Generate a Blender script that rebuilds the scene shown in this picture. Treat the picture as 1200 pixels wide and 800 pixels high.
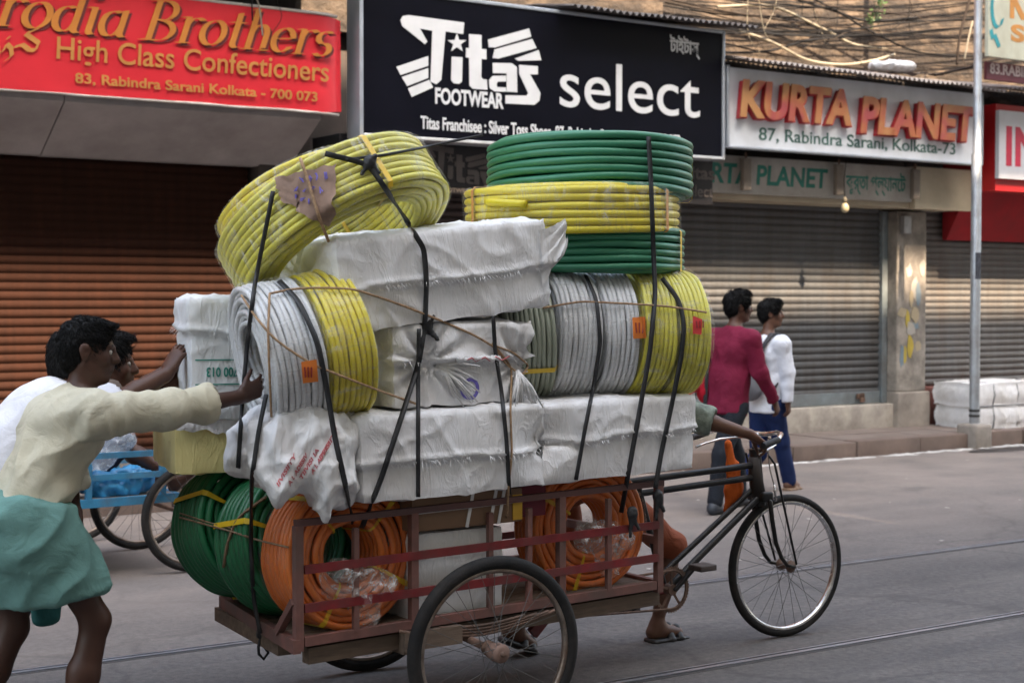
import bpy, bmesh, math, random
import numpy as np
from mathutils import Vector, Matrix, noise
from mathutils.bvhtree import BVHTree

for o in list(bpy.data.objects): bpy.data.objects.remove(o)
scene = bpy.context.scene
COL = scene.collection
rad = math.radians

# ------------------------------------------------------------------ camera
FPX, HORIZON, EYE = 1787.0, 350.0, 1.68          # focal length in pixels of a 1200 x 800 picture
PITCH = math.atan((400 - HORIZON) / FPX)
cam_d = bpy.data.cameras.new("camera"); cam = bpy.data.objects.new("camera", cam_d); COL.objects.link(cam)
cam.location = (0, 0, EYE); cam.rotation_euler = (math.pi / 2 - PITCH, 0, 0)
cam_d.sensor_width = 36; cam_d.lens = FPX / 1200 * 36
cam_d.clip_end = 2000; cam_d.clip_start = .05
cam_d.dof.use_dof = True; cam_d.dof.focus_distance = 6.3; cam_d.dof.aperture_fstop = 4.0
scene.camera = cam

# ------------------------------------------------------------------ light
SUN_EL = math.atan(1.2)
world = bpy.data.worlds.new("World"); scene.world = world; world.use_nodes = True
wn = world.node_tree
sky = wn.nodes.new("ShaderNodeTexSky"); sky.sky_type = 'NISHITA'; sky.sun_disc = False
sky.sun_elevation = SUN_EL; sky.sun_rotation = rad(147); sky.air_density = 1.6; sky.dust_density = 4.0; sky.ozone_density = 1.0
hs = wn.nodes.new("ShaderNodeHueSaturation"); hs.inputs['Saturation'].default_value = .68
bg = wn.nodes["Background"]; bg.inputs['Strength'].default_value = .13
wn.links.new(sky.outputs[0], hs.inputs['Color']); wn.links.new(hs.outputs[0], bg.inputs['Color'])
sun_d = bpy.data.lights.new("sun", 'SUN'); sun_d.energy = 3.8; sun_d.angle = rad(.5); sun_d.color = (1, .78, .55)
sun = bpy.data.objects.new("sun", sun_d); COL.objects.link(sun)
_n = Vector((-math.sin(rad(33)), math.cos(rad(33)), 0))
sun.rotation_euler = (_n * math.cos(SUN_EL) + Vector((0, 0, -math.sin(SUN_EL)))).to_track_quat('-Z', 'Y').to_euler()
sun.location = (10, -20, 40)
scene.view_settings.view_transform = 'Standard'; scene.view_settings.look = 'None'
scene.view_settings.gamma = 1; scene.view_settings.exposure = 2.60

# ------------------------------------------------------------------ frames
MS = Matrix.Rotation(rad(33), 4, 'Z')                                    # street: x along, y across, from the camera's foot
MC = Matrix.Translation((-.387, 6.309, 0)) @ Matrix.Rotation(rad(35.5), 4, 'Z')   # cart: x forward, origin under its axle
MW = Matrix.Identity(4)

def ray(x, y):
    a = (x - 600) / FPX; b = (400 - y) / FPX
    return Vector((a, math.cos(PITCH) + b * math.sin(PITCH), b * math.cos(PITCH) - math.sin(PITCH)))
CAM = Vector((0, 0, EYE))
def at(Mf, x, y, c):
    """frame point with frame-y == c on the sight line through photo pixel x, y"""
    inv = Mf.inverted(); o = inv @ CAM; d = inv.to_3x3() @ ray(x, y)
    return o + d * ((c - o.y) / d.y)
def sp(x, y, v): return at(MS, x, y, v)
def cp(x, y, c): return at(MC, x, y, c)

# ------------------------------------------------------------------ mesh builder
rng = random.Random(7)
def nz(x, y, z): return noise.noise(Vector((x, y, z)))

class MB:
    def __init__(s): s.V = []; s.F = []; s.I = []; s.mi = 0
    def add(s, vs, fs):
        n = len(s.V); s.V.extend([tuple(v) for v in vs]); s.F.extend([tuple(i + n for i in f) for f in fs]); s.I.extend([s.mi] * len(fs)); return s
    def box(s, x0, x1, y0, y1, z0, z1):
        return s.add([(x, y, z) for z in (z0, z1) for y in (y0, y1) for x in (x0, x1)],
                     [(0, 2, 3, 1), (4, 5, 7, 6), (0, 1, 5, 4), (2, 6, 7, 3), (0, 4, 6, 2), (1, 3, 7, 5)])
    def bbox(s, x0, x1, y0, y1, z0, z1, b=.006):
        """box with chamfered edges"""
        bm = bmesh.new(); bmesh.ops.create_cube(bm, size=1)
        for v in bm.verts: v.co = ((x0 + x1) / 2 + v.co.x * (x1 - x0), (y0 + y1) / 2 + v.co.y * (y1 - y0), (z0 + z1) / 2 + v.co.z * (z1 - z0))
        bmesh.ops.bevel(bm, geom=list(bm.edges), offset=b, segments=2, affect='EDGES', profile=.6)
        bm.verts.index_update(); s.add([v.co for v in bm.verts], [[v.index for v in f.verts] for f in bm.faces]); bm.free(); return s
    def bar(s, p0, p1, w, h, up=(0, 0, 1)):
        p0 = Vector(p0); p1 = Vector(p1); d = (p1 - p0).normalized(); up = Vector(up)
        if abs(d.dot(up)) > .95: up = Vector((0, 1, 0))
        a = d.cross(up).normalized() * w / 2; b = a.cross(d).normalized() * h / 2
        vs = [p + i * a + j * b for p in (p0, p1) for i, j in ((-1, -1), (1, -1), (1, 1), (-1, 1))]
        return s.add(vs, [(3, 2, 1, 0), (4, 5, 6, 7), (0, 1, 5, 4), (1, 2, 6, 5), (2, 3, 7, 6), (3, 0, 4, 7)])
    def tube(s, path, r, seg=8, closed=False, rf=None):
        P = [Vector(p) for p in path]; n = len(P); vs = []; t0 = None
        for i in range(n):
            t = ((P[(i + 1) % n] - P[i - 1]) if closed else (P[min(i + 1, n - 1)] - P[max(i - 1, 0)])).normalized()
            if t0 is None:
                u = t.orthogonal().normalized()
            else:
                u = (u - t * u.dot(t)); u = u.normalized() if u.length > 1e-6 else t.orthogonal().normalized()
            t0 = t; w = t.cross(u); rr = r if rf is None else rf(i / (n - 1)) * r
            for k in range(seg):
                a = 2 * math.pi * k / seg; vs.append(P[i] + u * math.cos(a) * rr + w * math.sin(a) * rr)
        fs = [(i * seg + k, i * seg + (k + 1) % seg, (i + 1) * seg + (k + 1) % seg, (i + 1) * seg + k) for i in range(n - 1) for k in range(seg)]
        if closed: fs += [((n - 1) * seg + k, (n - 1) * seg + (k + 1) % seg, (k + 1) % seg, k) for k in range(seg)]
        else: fs += [tuple(range(seg - 1, -1, -1)), tuple((n - 1) * seg + k for k in range(seg))]
        return s.add(vs, fs)
    def lathe(s, prof, seg=32, Mx=None, closed=False):
        Mx = Mx or Matrix.Identity(4); m = len(prof)
        vs = [Mx @ Vector((r * math.cos(2 * math.pi * k / seg), r * math.sin(2 * math.pi * k / seg), z)) for k in range(seg) for r, z in prof]
        e = m if closed else m - 1
        return s.add(vs, [(k * m + j, ((k + 1) % seg) * m + j, ((k + 1) % seg) * m + (j + 1) % m, k * m + (j + 1) % m) for k in range(seg) for j in range(e)])
    def prism(s, poly, fn, d0, d1):
        """flat polygon (a, b) through fn(a, b, depth), given a thickness"""
        n = len(poly)
        area = sum(poly[i][0] * poly[(i + 1) % n][1] - poly[(i + 1) % n][0] * poly[i][1] for i in range(n))
        if area < 0: poly = poly[::-1]
        vs = [fn(a, b, d0) for a, b in poly] + [fn(a, b, d1) for a, b in poly]
        return s.add(vs, [tuple(range(n)), tuple(range(2 * n - 1, n - 1, -1))] + [(i, n + i, n + (i + 1) % n, (i + 1) % n) for i in range(n)])
    def grid(s, nu, nv, fn, cu=False):
        vs = [fn(i / (nu if cu else nu - 1), j / (nv - 1)) for i in range(nu) for j in range(nv)]
        return s.add(vs, [(i * nv + j, ((i + 1) % nu) * nv + j, ((i + 1) % nu) * nv + j + 1, i * nv + j + 1) for i in range(nu if cu else nu - 1) for j in range(nv - 1)])
    def ribbon(s, path, nrm, w, t):
        P = [Vector(p) for p in path]; n = len(P); vs = []
        for i in range(n):
            d = (P[min(i + 1, n - 1)] - P[max(i - 1, 0)]).normalized(); N = Vector(nrm[i]); a = d.cross(N).normalized() * w / 2; N = a.cross(d).normalized() * t / 2
            vs += [P[i] - a - N, P[i] + a - N, P[i] + a + N, P[i] - a + N]
        fs = [(i * 4 + k, i * 4 + (k + 1) % 4, i * 4 + 4 + (k + 1) % 4, i * 4 + 4 + k) for i in range(n - 1) for k in range(4)]
        return s.add(vs, fs + [(3, 2, 1, 0), (4 * n - 4, 4 * n - 3, 4 * n - 2, 4 * n - 1)])
    def mesh(s, name, mats, off, smooth):
        me = bpy.data.meshes.new(name); me.from_pydata([(v[0] - off[0], v[1] - off[1], v[2] - off[2]) for v in s.V], [], s.F)
        for m in (mats if isinstance(mats, (list, tuple)) else [mats]): me.materials.append(m)
        if any(s.I): me.polygons.foreach_set("material_index", s.I)
        if smooth: me.polygons.foreach_set("use_smooth", [True] * len(s.F))
        me.update()
        if smooth == 'auto':
            try: me.set_sharp_from_angle(angle=rad(38))
            except Exception: pass
        return me

OFF = {}; CARGO = []; TOPM = {}
def tag(o, label=None, cat=None, group=None, kind=None):
    if label: o['label'] = label
    if cat: o['category'] = cat
    if group: o['group'] = group
    if kind: o['kind'] = kind
    return o
def thing(name, label, cat, Mf=MW, base=(0, 0, 0), R=None, group=None, local=False):
    """an Empty at the thing's base that parents its parts"""
    o = bpy.data.objects.new(name, None); COL.objects.link(o); o.empty_display_size = .1
    m = Mf @ Matrix.Translation(base) @ (R.to_4x4() if R is not None else MW); o.matrix_world = m
    OFF[o.name] = (0, 0, 0) if (local or R is not None) else tuple(base); TOPM[o.name] = m
    return tag(o, label, cat, group)
def part(name, mb, mats, parent, smooth=False, label=None, cargo=False):
    off = OFF[parent.name]; o = bpy.data.objects.new(name, mb.mesh(name, mats, off, smooth)); COL.objects.link(o); o.parent = parent
    OFF[o.name] = off; TOPM[o.name] = TOPM[parent.name]
    if label: o['label'] = label
    if cargo: keep(o, mb, off)
    return o
def keep(o, mb, off):
    m = TOPM[o.name]; CARGO.append(([m @ (Vector(v) - Vector(off)) for v in mb.V], mb.F))
def top(name, mb, mats, label=None, cat=None, Mf=MW, base=(0, 0, 0), smooth=False, group=None, kind=None, cargo=False, R=None):
    """a thing that is one mesh"""
    off = (0, 0, 0) if R is not None else base
    o = bpy.data.objects.new(name, mb.mesh(name, mats, off, smooth)); COL.objects.link(o)
    m = Mf @ Matrix.Translation(base) @ (R.to_4x4() if R is not None else MW); o.matrix_world = m; OFF[o.name] = tuple(off); TOPM[o.name] = m
    if cargo: keep(o, mb, off)
    return tag(o, label, cat, group, kind)

# ------------------------------------------------------------------ materials
def M(name, col, rough=.6, metal=0, var=.18, vs=5.0, bump=0, bs=40.0, stretch=(1, 1, 1), dirt=None, da=.5, ds=2.0, dstretch=None, coat=0, spec=.5, bdist=.004, detail=5, edge=(.42, .68)):
    m = bpy.data.materials.new(name); m.use_nodes = True; nt = m.node_tree; N = nt.nodes; L = nt.links
    b = N["Principled BSDF"]; b.inputs['Roughness'].default_value = rough; b.inputs['Metallic'].default_value = metal
    b.inputs['Specular IOR Level'].default_value = spec; b.inputs['Coat Weight'].default_value = coat
    tc = N.new("ShaderNodeTexCoord")
    def mapped(st):
        mp = N.new("ShaderNodeMapping"); mp.inputs['Scale'].default_value = st; L.new(tc.outputs['Object'], mp.inputs[0]); return mp.outputs[0]
    def noise_(vec, sc, det=detail, ro=.6):
        t = N.new("ShaderNodeTexNoise"); t.inputs['Scale'].default_value = sc; t.inputs['Detail'].default_value = det; t.inputs['Roughness'].default_value = ro; L.new(vec, t.inputs['Vector']); return t.outputs[0]
    vec = mapped(stretch)
    nf = noise_(vec, vs)
    cr = N.new("ShaderNodeValToRGB"); L.new(nf, cr.inputs[0])
    c0 = [max(0, c * (1 - var * 1.3)) for c in col[:3]] + [1]; c1 = [min(1, c * (1 + var)) for c in col[:3]] + [1]
    cr.color_ramp.elements[0].position = .28; cr.color_ramp.elements[1].position = .72
    cr.color_ramp.elements[0].color = c0; cr.color_ramp.elements[1].color = c1
    out = cr.outputs[0]
    if dirt:
        df = noise_(mapped(dstretch or (1, 1, 1)), ds, 7, .65)
        rp = N.new("ShaderNodeMapRange"); rp.inputs[1].default_value = edge[0]; rp.inputs[2].default_value = edge[1]; rp.inputs[4].default_value = da; L.new(df, rp.inputs[0])
        mx = N.new("ShaderNodeMix"); mx.data_type = 'RGBA'; L.new(rp.outputs[0], mx.inputs[0]); L.new(out, mx.inputs[6]); mx.inputs[7].default_value = (*dirt, 1); out = mx.outputs[2]
    L.new(out, b.inputs['Base Color'])
    rr = N.new("ShaderNodeMapRange"); rr.inputs[3].default_value = max(.02, rough - .12); rr.inputs[4].default_value = min(1, rough + .12); L.new(nf, rr.inputs[0]); L.new(rr.outputs[0], b.inputs['Roughness'])
    if bump:
        bf = noise_(vec, bs, 6); bu = N.new("ShaderNodeBump"); bu.inputs['Strength'].default_value = bump; bu.inputs['Distance'].default_value = bdist; L.new(bf, bu.inputs['Height']); L.new(bu.outputs[0], b.inputs['Normal'])
    return m

def film(name, amount=.3, tint=(.85, .85, .82), scale=14, stretch=(1, 1, 1)):
    """thin clear plastic film with whitish creases"""
    m = bpy.data.materials.new(name); m.use_nodes = True; nt = m.node_tree; N = nt.nodes; L = nt.links
    b = N["Principled BSDF"]; b.inputs['Base Color'].default_value = (*tint, 1); b.inputs['Roughness'].default_value = .22; b.inputs['Specular IOR Level'].default_value = .6
    tr = N.new("ShaderNodeBsdfTransparent"); mx = N.new("ShaderNodeMixShader")
    tc = N.new("ShaderNodeTexCoord"); mp = N.new("ShaderNodeMapping"); mp.inputs['Scale'].default_value = stretch; L.new(tc.outputs['Object'], mp.inputs[0])
    t = N.new("ShaderNodeTexNoise"); t.inputs['Scale'].default_value = scale; t.inputs['Detail'].default_value = 6; t.inputs['Roughness'].default_value = .7; t.inputs['Distortion'].default_value = 1.2; L.new(mp.outputs[0], t.inputs['Vector'])
    r = N.new("ShaderNodeMapRange"); r.inputs[1].default_value = .50; r.inputs[2].default_value = .80; r.inputs[3].default_value = amount * .22; r.inputs[4].default_value = min(1, amount * 2.6); L.new(t.outputs[0], r.inputs[0])
    bu = N.new("ShaderNodeBump"); bu.inputs['Strength'].default_value = .7; bu.inputs['Distance'].default_value = .006; L.new(t.outputs[0], bu.inputs['Height']); L.new(bu.outputs[0], b.inputs['Normal'])
    L.new(r.outputs[0], mx.inputs[0]); L.new(tr.outputs[0], mx.inputs[1]); L.new(b.outputs[0], mx.inputs[2]); L.new(mx.outputs[0], N["Material Output"].inputs[0])
    return m

dark = M("black_rubber", (.022, .022, .024), .7, var=.3, vs=30, bump=.3, bs=200, dirt=(.12, .10, .085), da=.5, ds=14)
black_paint = M("black_enamel", (.008, .008, .009), .42, var=.3, vs=20, dirt=(.06, .045, .032), da=.3, ds=18, spec=.3)
chrome = M("worn_chrome", (.72, .71, .70), .24, 1, var=.2, vs=25, dirt=(.25, .16, .10), da=.55, ds=9)
rusty = M("rusty_steel", (.17, .10, .07), .7, .2, var=.4, vs=22, bump=.4, bs=120, dirt=(.06, .04, .03), da=.7, ds=8)
steel = M("dull_steel", (.35, .35, .36), .5, .7, var=.2, vs=15)

# ------------------------------------------------------------------ solid bodies from distance fields (people, sacks)
def cone(a, b, ra, rb, k=.02, fv=None, ff=1): return ('c', np.array(a, float), np.array(b, float), ra, rb, k, None if fv is None else np.array(Vector(fv).normalized(), float), ff)
def ell(c, r, ax=None, k=.02): return ('e', np.array(c, float), np.array(r, float), np.eye(3) if ax is None else np.array([list(a) for a in ax], float), k)
def minus(p): return ('-', p)
def half(pt, n): return ('h', np.array(pt, float), np.array(Vector(n).normalized(), float))

def sdf_mesh(prims, vox):
    lo = np.full(3, 1e9); hi = np.full(3, -1e9)
    for p in prims:
        if p[0] == 'c':
            r = max(p[3], p[4]) * max(1, p[7]); lo = np.minimum(lo, np.minimum(p[1], p[2]) - r); hi = np.maximum(hi, np.maximum(p[1], p[2]) + r)
        elif p[0] == 'e':
            r = p[2].max(); lo = np.minimum(lo, p[1] - r); hi = np.maximum(hi, p[1] + r)
    lo -= 4 * vox; hi += 4 * vox
    n = np.ceil((hi - lo) / vox).astype(int) + 1
    ax = [lo[i] + vox * np.arange(n[i]) for i in range(3)]
    F = np.full(n, .5, np.float32)
    def dist(p, P):
        if p[0] == 'c':
            ba = p[2] - p[1]; l2 = max(ba @ ba, 1e-9); pa = [P[i] - p[1][i] for i in range(3)]
            h = np.clip((pa[0] * ba[0] + pa[1] * ba[1] + pa[2] * ba[2]) / l2, 0, 1)
            q = [pa[i] - h * ba[i] for i in range(3)]
            if p[6] is not None:
                w = p[6]; s = (q[0] * w[0] + q[1] * w[1] + q[2] * w[2]) * (1 / p[7] - 1); q = [q[i] + s * w[i] for i in range(3)]
            d = np.sqrt(q[0] ** 2 + q[1] ** 2 + q[2] ** 2) - (p[3] + (p[4] - p[3]) * h)
            return d * min(1, p[7]) if p[6] is not None else d
        pa = [P[i] - p[1][i] for i in range(3)]
        lq = [sum(pa[i] * p[3][j][i] for i in range(3)) for j in range(3)]
        k0 = np.sqrt(sum((lq[j] / p[2][j]) ** 2 for j in range(3))); k1 = np.sqrt(sum((lq[j] / p[2][j] ** 2) ** 2 for j in range(3)))
        return k0 * (k0 - 1) / np.maximum(k1, 1e-6)
    for p in prims:
        sub = p[0] == '-'
        if sub: p = p[1]
        if p[0] == 'h':
            D = ((ax[0] - p[1][0]) * p[2][0])[:, None, None] + ((ax[1] - p[1][1]) * p[2][1])[None, :, None] + ((ax[2] - p[1][2]) * p[2][2])[None, None, :]
            F = np.maximum(F, D.astype(np.float32)); continue
        k = p[5] if p[0] == 'c' else p[4]
        if p[0] == 'c':
            r = max(p[3], p[4]) * max(1, p[7]) + 2 * k + 3 * vox; a = np.minimum(p[1], p[2]) - r; b = np.maximum(p[1], p[2]) + r
        else:
            r = p[2].max() + 2 * k + 3 * vox; a = p[1] - r; b = p[1] + r
        i0 = np.maximum(0, np.floor((a - lo) / vox).astype(int)); i1 = np.minimum(n, np.ceil((b - lo) / vox).astype(int) + 1)
        if (i1 <= i0).any(): continue
        sl = tuple(slice(i0[i], i1[i]) for i in range(3))
        P = [ax[0][sl[0]][:, None, None], ax[1][sl[1]][None, :, None], ax[2][sl[2]][None, None, :]]
        d = dist(p, P).astype(np.float32); f = F[sl]
        if sub: F[sl] = np.maximum(f, -d)
        else:
            h = np.clip(.5 + .5 * (f - d) / k, 0, 1); F[sl] = d * h + f * (1 - h) - k * h * (1 - h)
    S = F < 0
    c = np.zeros(np.array(S.shape) - 1, np.uint8)
    for dx in (0, 1):
        for dy in (0, 1):
            for dz in (0, 1): c += S[dx:S.shape[0] - 1 + dx, dy:S.shape[1] - 1 + dy, dz:S.shape[2] - 1 + dz]
    act = np.argwhere((c > 0) & (c < 8)); idx = np.full(c.shape, -1, np.int64); idx[tuple(act.T)] = np.arange(len(act))
    cs = [(dx, dy, dz) for dx in (0, 1) for dy in (0, 1) for dz in (0, 1)]
    val = {q: F[act[:, 0] + q[0], act[:, 1] + q[1], act[:, 2] + q[2]] for q in cs}
    acc = np.zeros((len(act), 3)); cnt = np.zeros(len(act))
    for q in cs:
        for a in range(3):
            if q[a]: continue
            q2 = list(q); q2[a] = 1; fa = val[q]; fb = val[tuple(q2)]; x = (fa < 0) != (fb < 0)
            t = np.where(x, fa / np.where(x, fa - fb, 1), 0); pos = np.tile(np.array(q, float), (len(act), 1)); pos[:, a] += t
            acc += pos * x[:, None]; cnt += x
    V = lo + (act + acc / cnt[:, None]) * vox
    Q = []
    for a in range(3):
        b, d = (a + 1) % 3, (a + 2) % 3
        s0 = [slice(None)] * 3; s1 = [slice(None)] * 3; s0[a] = slice(0, -1); s1[a] = slice(1, None)
        A = S[tuple(s0)]; B = S[tuple(s1)]; e = np.argwhere(A != B); e = e[(e[:, b] > 0) & (e[:, d] > 0) & (e[:, b] < S.shape[b] - 1) & (e[:, d] < S.shape[d] - 1)]
        flip = A[tuple(e.T)]
        def cell(db, dd):
            g = e.copy(); g[:, b] += db; g[:, d] += dd; return idx[tuple(g.T)]
        q = np.stack([cell(-1, -1), cell(0, -1), cell(0, 0), cell(-1, 0)], 1)
        q[~flip] = q[~flip][:, ::-1]; Q.append(q)
    Q = np.concatenate(Q); Q = Q[(Q >= 0).all(1)]
    return V, Q
def normals(V, Q):
    n = np.cross(V[Q[:, 2]] - V[Q[:, 0]], V[Q[:, 3]] - V[Q[:, 1]]); N = np.zeros_like(V)
    for j in range(4): np.add.at(N, Q[:, j], n)
    return N / np.maximum(np.linalg.norm(N, axis=1), 1e-9)[:, None]
def sdf_mb(prims, vox, wrinkle=None):
    V, Q = sdf_mesh(prims, vox)
    if wrinkle:
        N = normals(V, Q); V = V + N * np.array([wrinkle(v, n) for v, n in zip(V, N)])[:, None]
    mb = MB(); mb.V = [tuple(v) for v in V]; mb.F = [tuple(int(i) for i in q) for q in Q]; mb.I = [0] * len(mb.F); return mb
def ridged(x, y, z): return 1 - 2 * abs(nz(x, y, z))
# ------------------------------------------------------------------ lettering
def text_mb(body, u0, u1, z0, z1, v, depth=.004, shear=0, bold=0, extrude=None, space=1.0):
    """lettering fitted into u0..u1, z0..z1 on a wall plane facing the street (its face at v, body behind it)"""
    cu = bpy.data.curves.new("t", 'FONT'); cu.body = body; cu.size = 1; cu.shear = shear; cu.offset = bold; cu.extrude = .05; cu.space_character = space; cu.resolution_u = 6
    o = bpy.data.objects.new("t", cu); COL.objects.link(o); bpy.context.view_layer.update()
    me = bpy.data.meshes.new_from_object(o.evaluated_get(bpy.context.evaluated_depsgraph_get()))
    bpy.data.objects.remove(o); mb = MB()
    if not me.vertices: return mb
    X = [p.co.x for p in me.vertices]; Y = [p.co.y for p in me.vertices]
    a, b, c, d = min(X), max(X), min(Y), max(Y)
    vs = [(u0 + (p.co.x - a) / (b - a) * (u1 - u0), v - (p.co.z / .05 * .5 - .5) * depth, z0 + (p.co.y - c) / (d - c) * (z1 - z0)) for p in me.vertices]
    mb.add(vs, [tuple(f.vertices) for f in me.polygons]); return mb
def px_rect(x0, x1, ytl, ybl, ytr, ybr, v):
    a, b, c, d = sp(x0, ytl, v), sp(x0, ybl, v), sp(x1, ytr, v), sp(x1, ybr, v)
    return a.x, c.x, (b.z + d.z) / 2, (a.z + c.z) / 2

# broad-nib strokes: thick stems, thin hairlines, for the serif italic and hand-drawn scripts
def nib_mb(strokes, fn, nib=(.12, .03), depth=.004):
    mb = MB(); q = 0
    for st in strokes:
        pts = st
        for i in range(len(pts) - 1):
            (x0, y0), (x1, y1) = pts[i], pts[i + 1]; q += 1; e = depth + q * 2e-5
            dx, dy = nib[0] / 2, nib[1] / 2
            c = [(x0 - dx, y0 - dy), (x0 + dx, y0 + dy), (x1 + dx, y1 + dy), (x1 - dx, y1 - dy)]
            ar = sum(c[k][0] * c[(k + 1) % 4][1] - c[(k + 1) % 4][0] * c[k][1] for k in range(4))
            if abs(ar) > 1e-6: mb.prism(c, fn, 0, e)
            if i == 0 or i == len(pts) - 2:
                pass
    return mb
def arc(cx, cy, rx, ry, a0, a1, n=14): return [(cx + rx * math.cos(rad(a0 + (a1 - a0) * i / n)), cy + ry * math.sin(rad(a0 + (a1 - a0) * i / n))) for i in range(n + 1)]
GL = {  # skeletons in an x-height of 1, (width, strokes)
    'a': (.86, [arc(.36, .45, .3, .45, 60, 360, 18), [(.66, .95), (.66, .12)], arc(.78, .12, .12, .12, 180, 300, 5)]),
    'r': (.66, [[(.2, .96), (.2, 0)], arc(.48, .6, .28, .36, 170, 50, 8), [(.02, .95), (.2, .95)], [(.05, .02), (.38, .02)]]),
    'o': (.86, [arc(.42, .48, .34, .46, 0, 360, 22)]),
    'd': (.9, [arc(.38, .46, .3, .45, 60, 360, 18), [(.68, 1.5), (.68, .1)], [(.5, 1.5), (.68, 1.5)], arc(.8, .12, .12, .12, 180, 300, 5)]),
    'i': (.48, [[(.22, .95), (.22, .1)], [(.04, .94), (.22, .94)], arc(.34, .12, .12, .12, 180, 300, 5), [(.22, 1.28), (.22, 1.46)]]),
    'B': (1.1, [[(.26, 1.46), (.26, 0)], arc(.5, 1.1, .34, .35, 90, -90, 10), arc(.5, .38, .42, .37, 90, -90, 10), [(.02, 1.45), (.5, 1.45)], [(.26, .75), (.5, .75)], [(.02, .01), (.5, .01)]]),
    't': (.58, [[(.26, 1.3), (.26, .16)], [(.04, .95), (.48, .95)], arc(.4, .16, .14, .15, 180, 310, 6)]),
    'h': (.92, [[(.2, 1.5), (.2, 0)], arc(.45, .6, .25, .36, 170, 0, 10), [(.7, .6), (.7, .08)], [(.02, 1.5), (.2, 1.5)], [(.04, .02), (.36, .02)], [(.6, .02), (.88, .02)]]),
    'e': (.78, [arc(.38, .47, .32, .46, 10, 330, 18), [(.08, .5), (.68, .55)]]),
    's': (.68, [arc(.34, .71, .24, .25, 50, 250, 10) + arc(.32, .25, .26, .25, 80, -140, 10)]),
    ' ': (.45, []),
}
def serif_italic(word, u0, u1, z_base, xh, v, depth=.006, shear=.28, nib=(.2, .05), off=(0, 0)):
    tot = sum(GL[c][0] for c in word); sc = (u1 - u0) / (tot + shear * .6); x = 0; st = []
    for c in word:
        w, ss = GL[c]; st += [[(px + x + shear * py, py) for px, py in s] for s in ss]; x += w
    fn = lambda a, b, d: (u0 + off[0] + a * sc, v - d, z_base + off[1] + b * xh)
    return nib_mb(st, fn, nib, depth)

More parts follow.
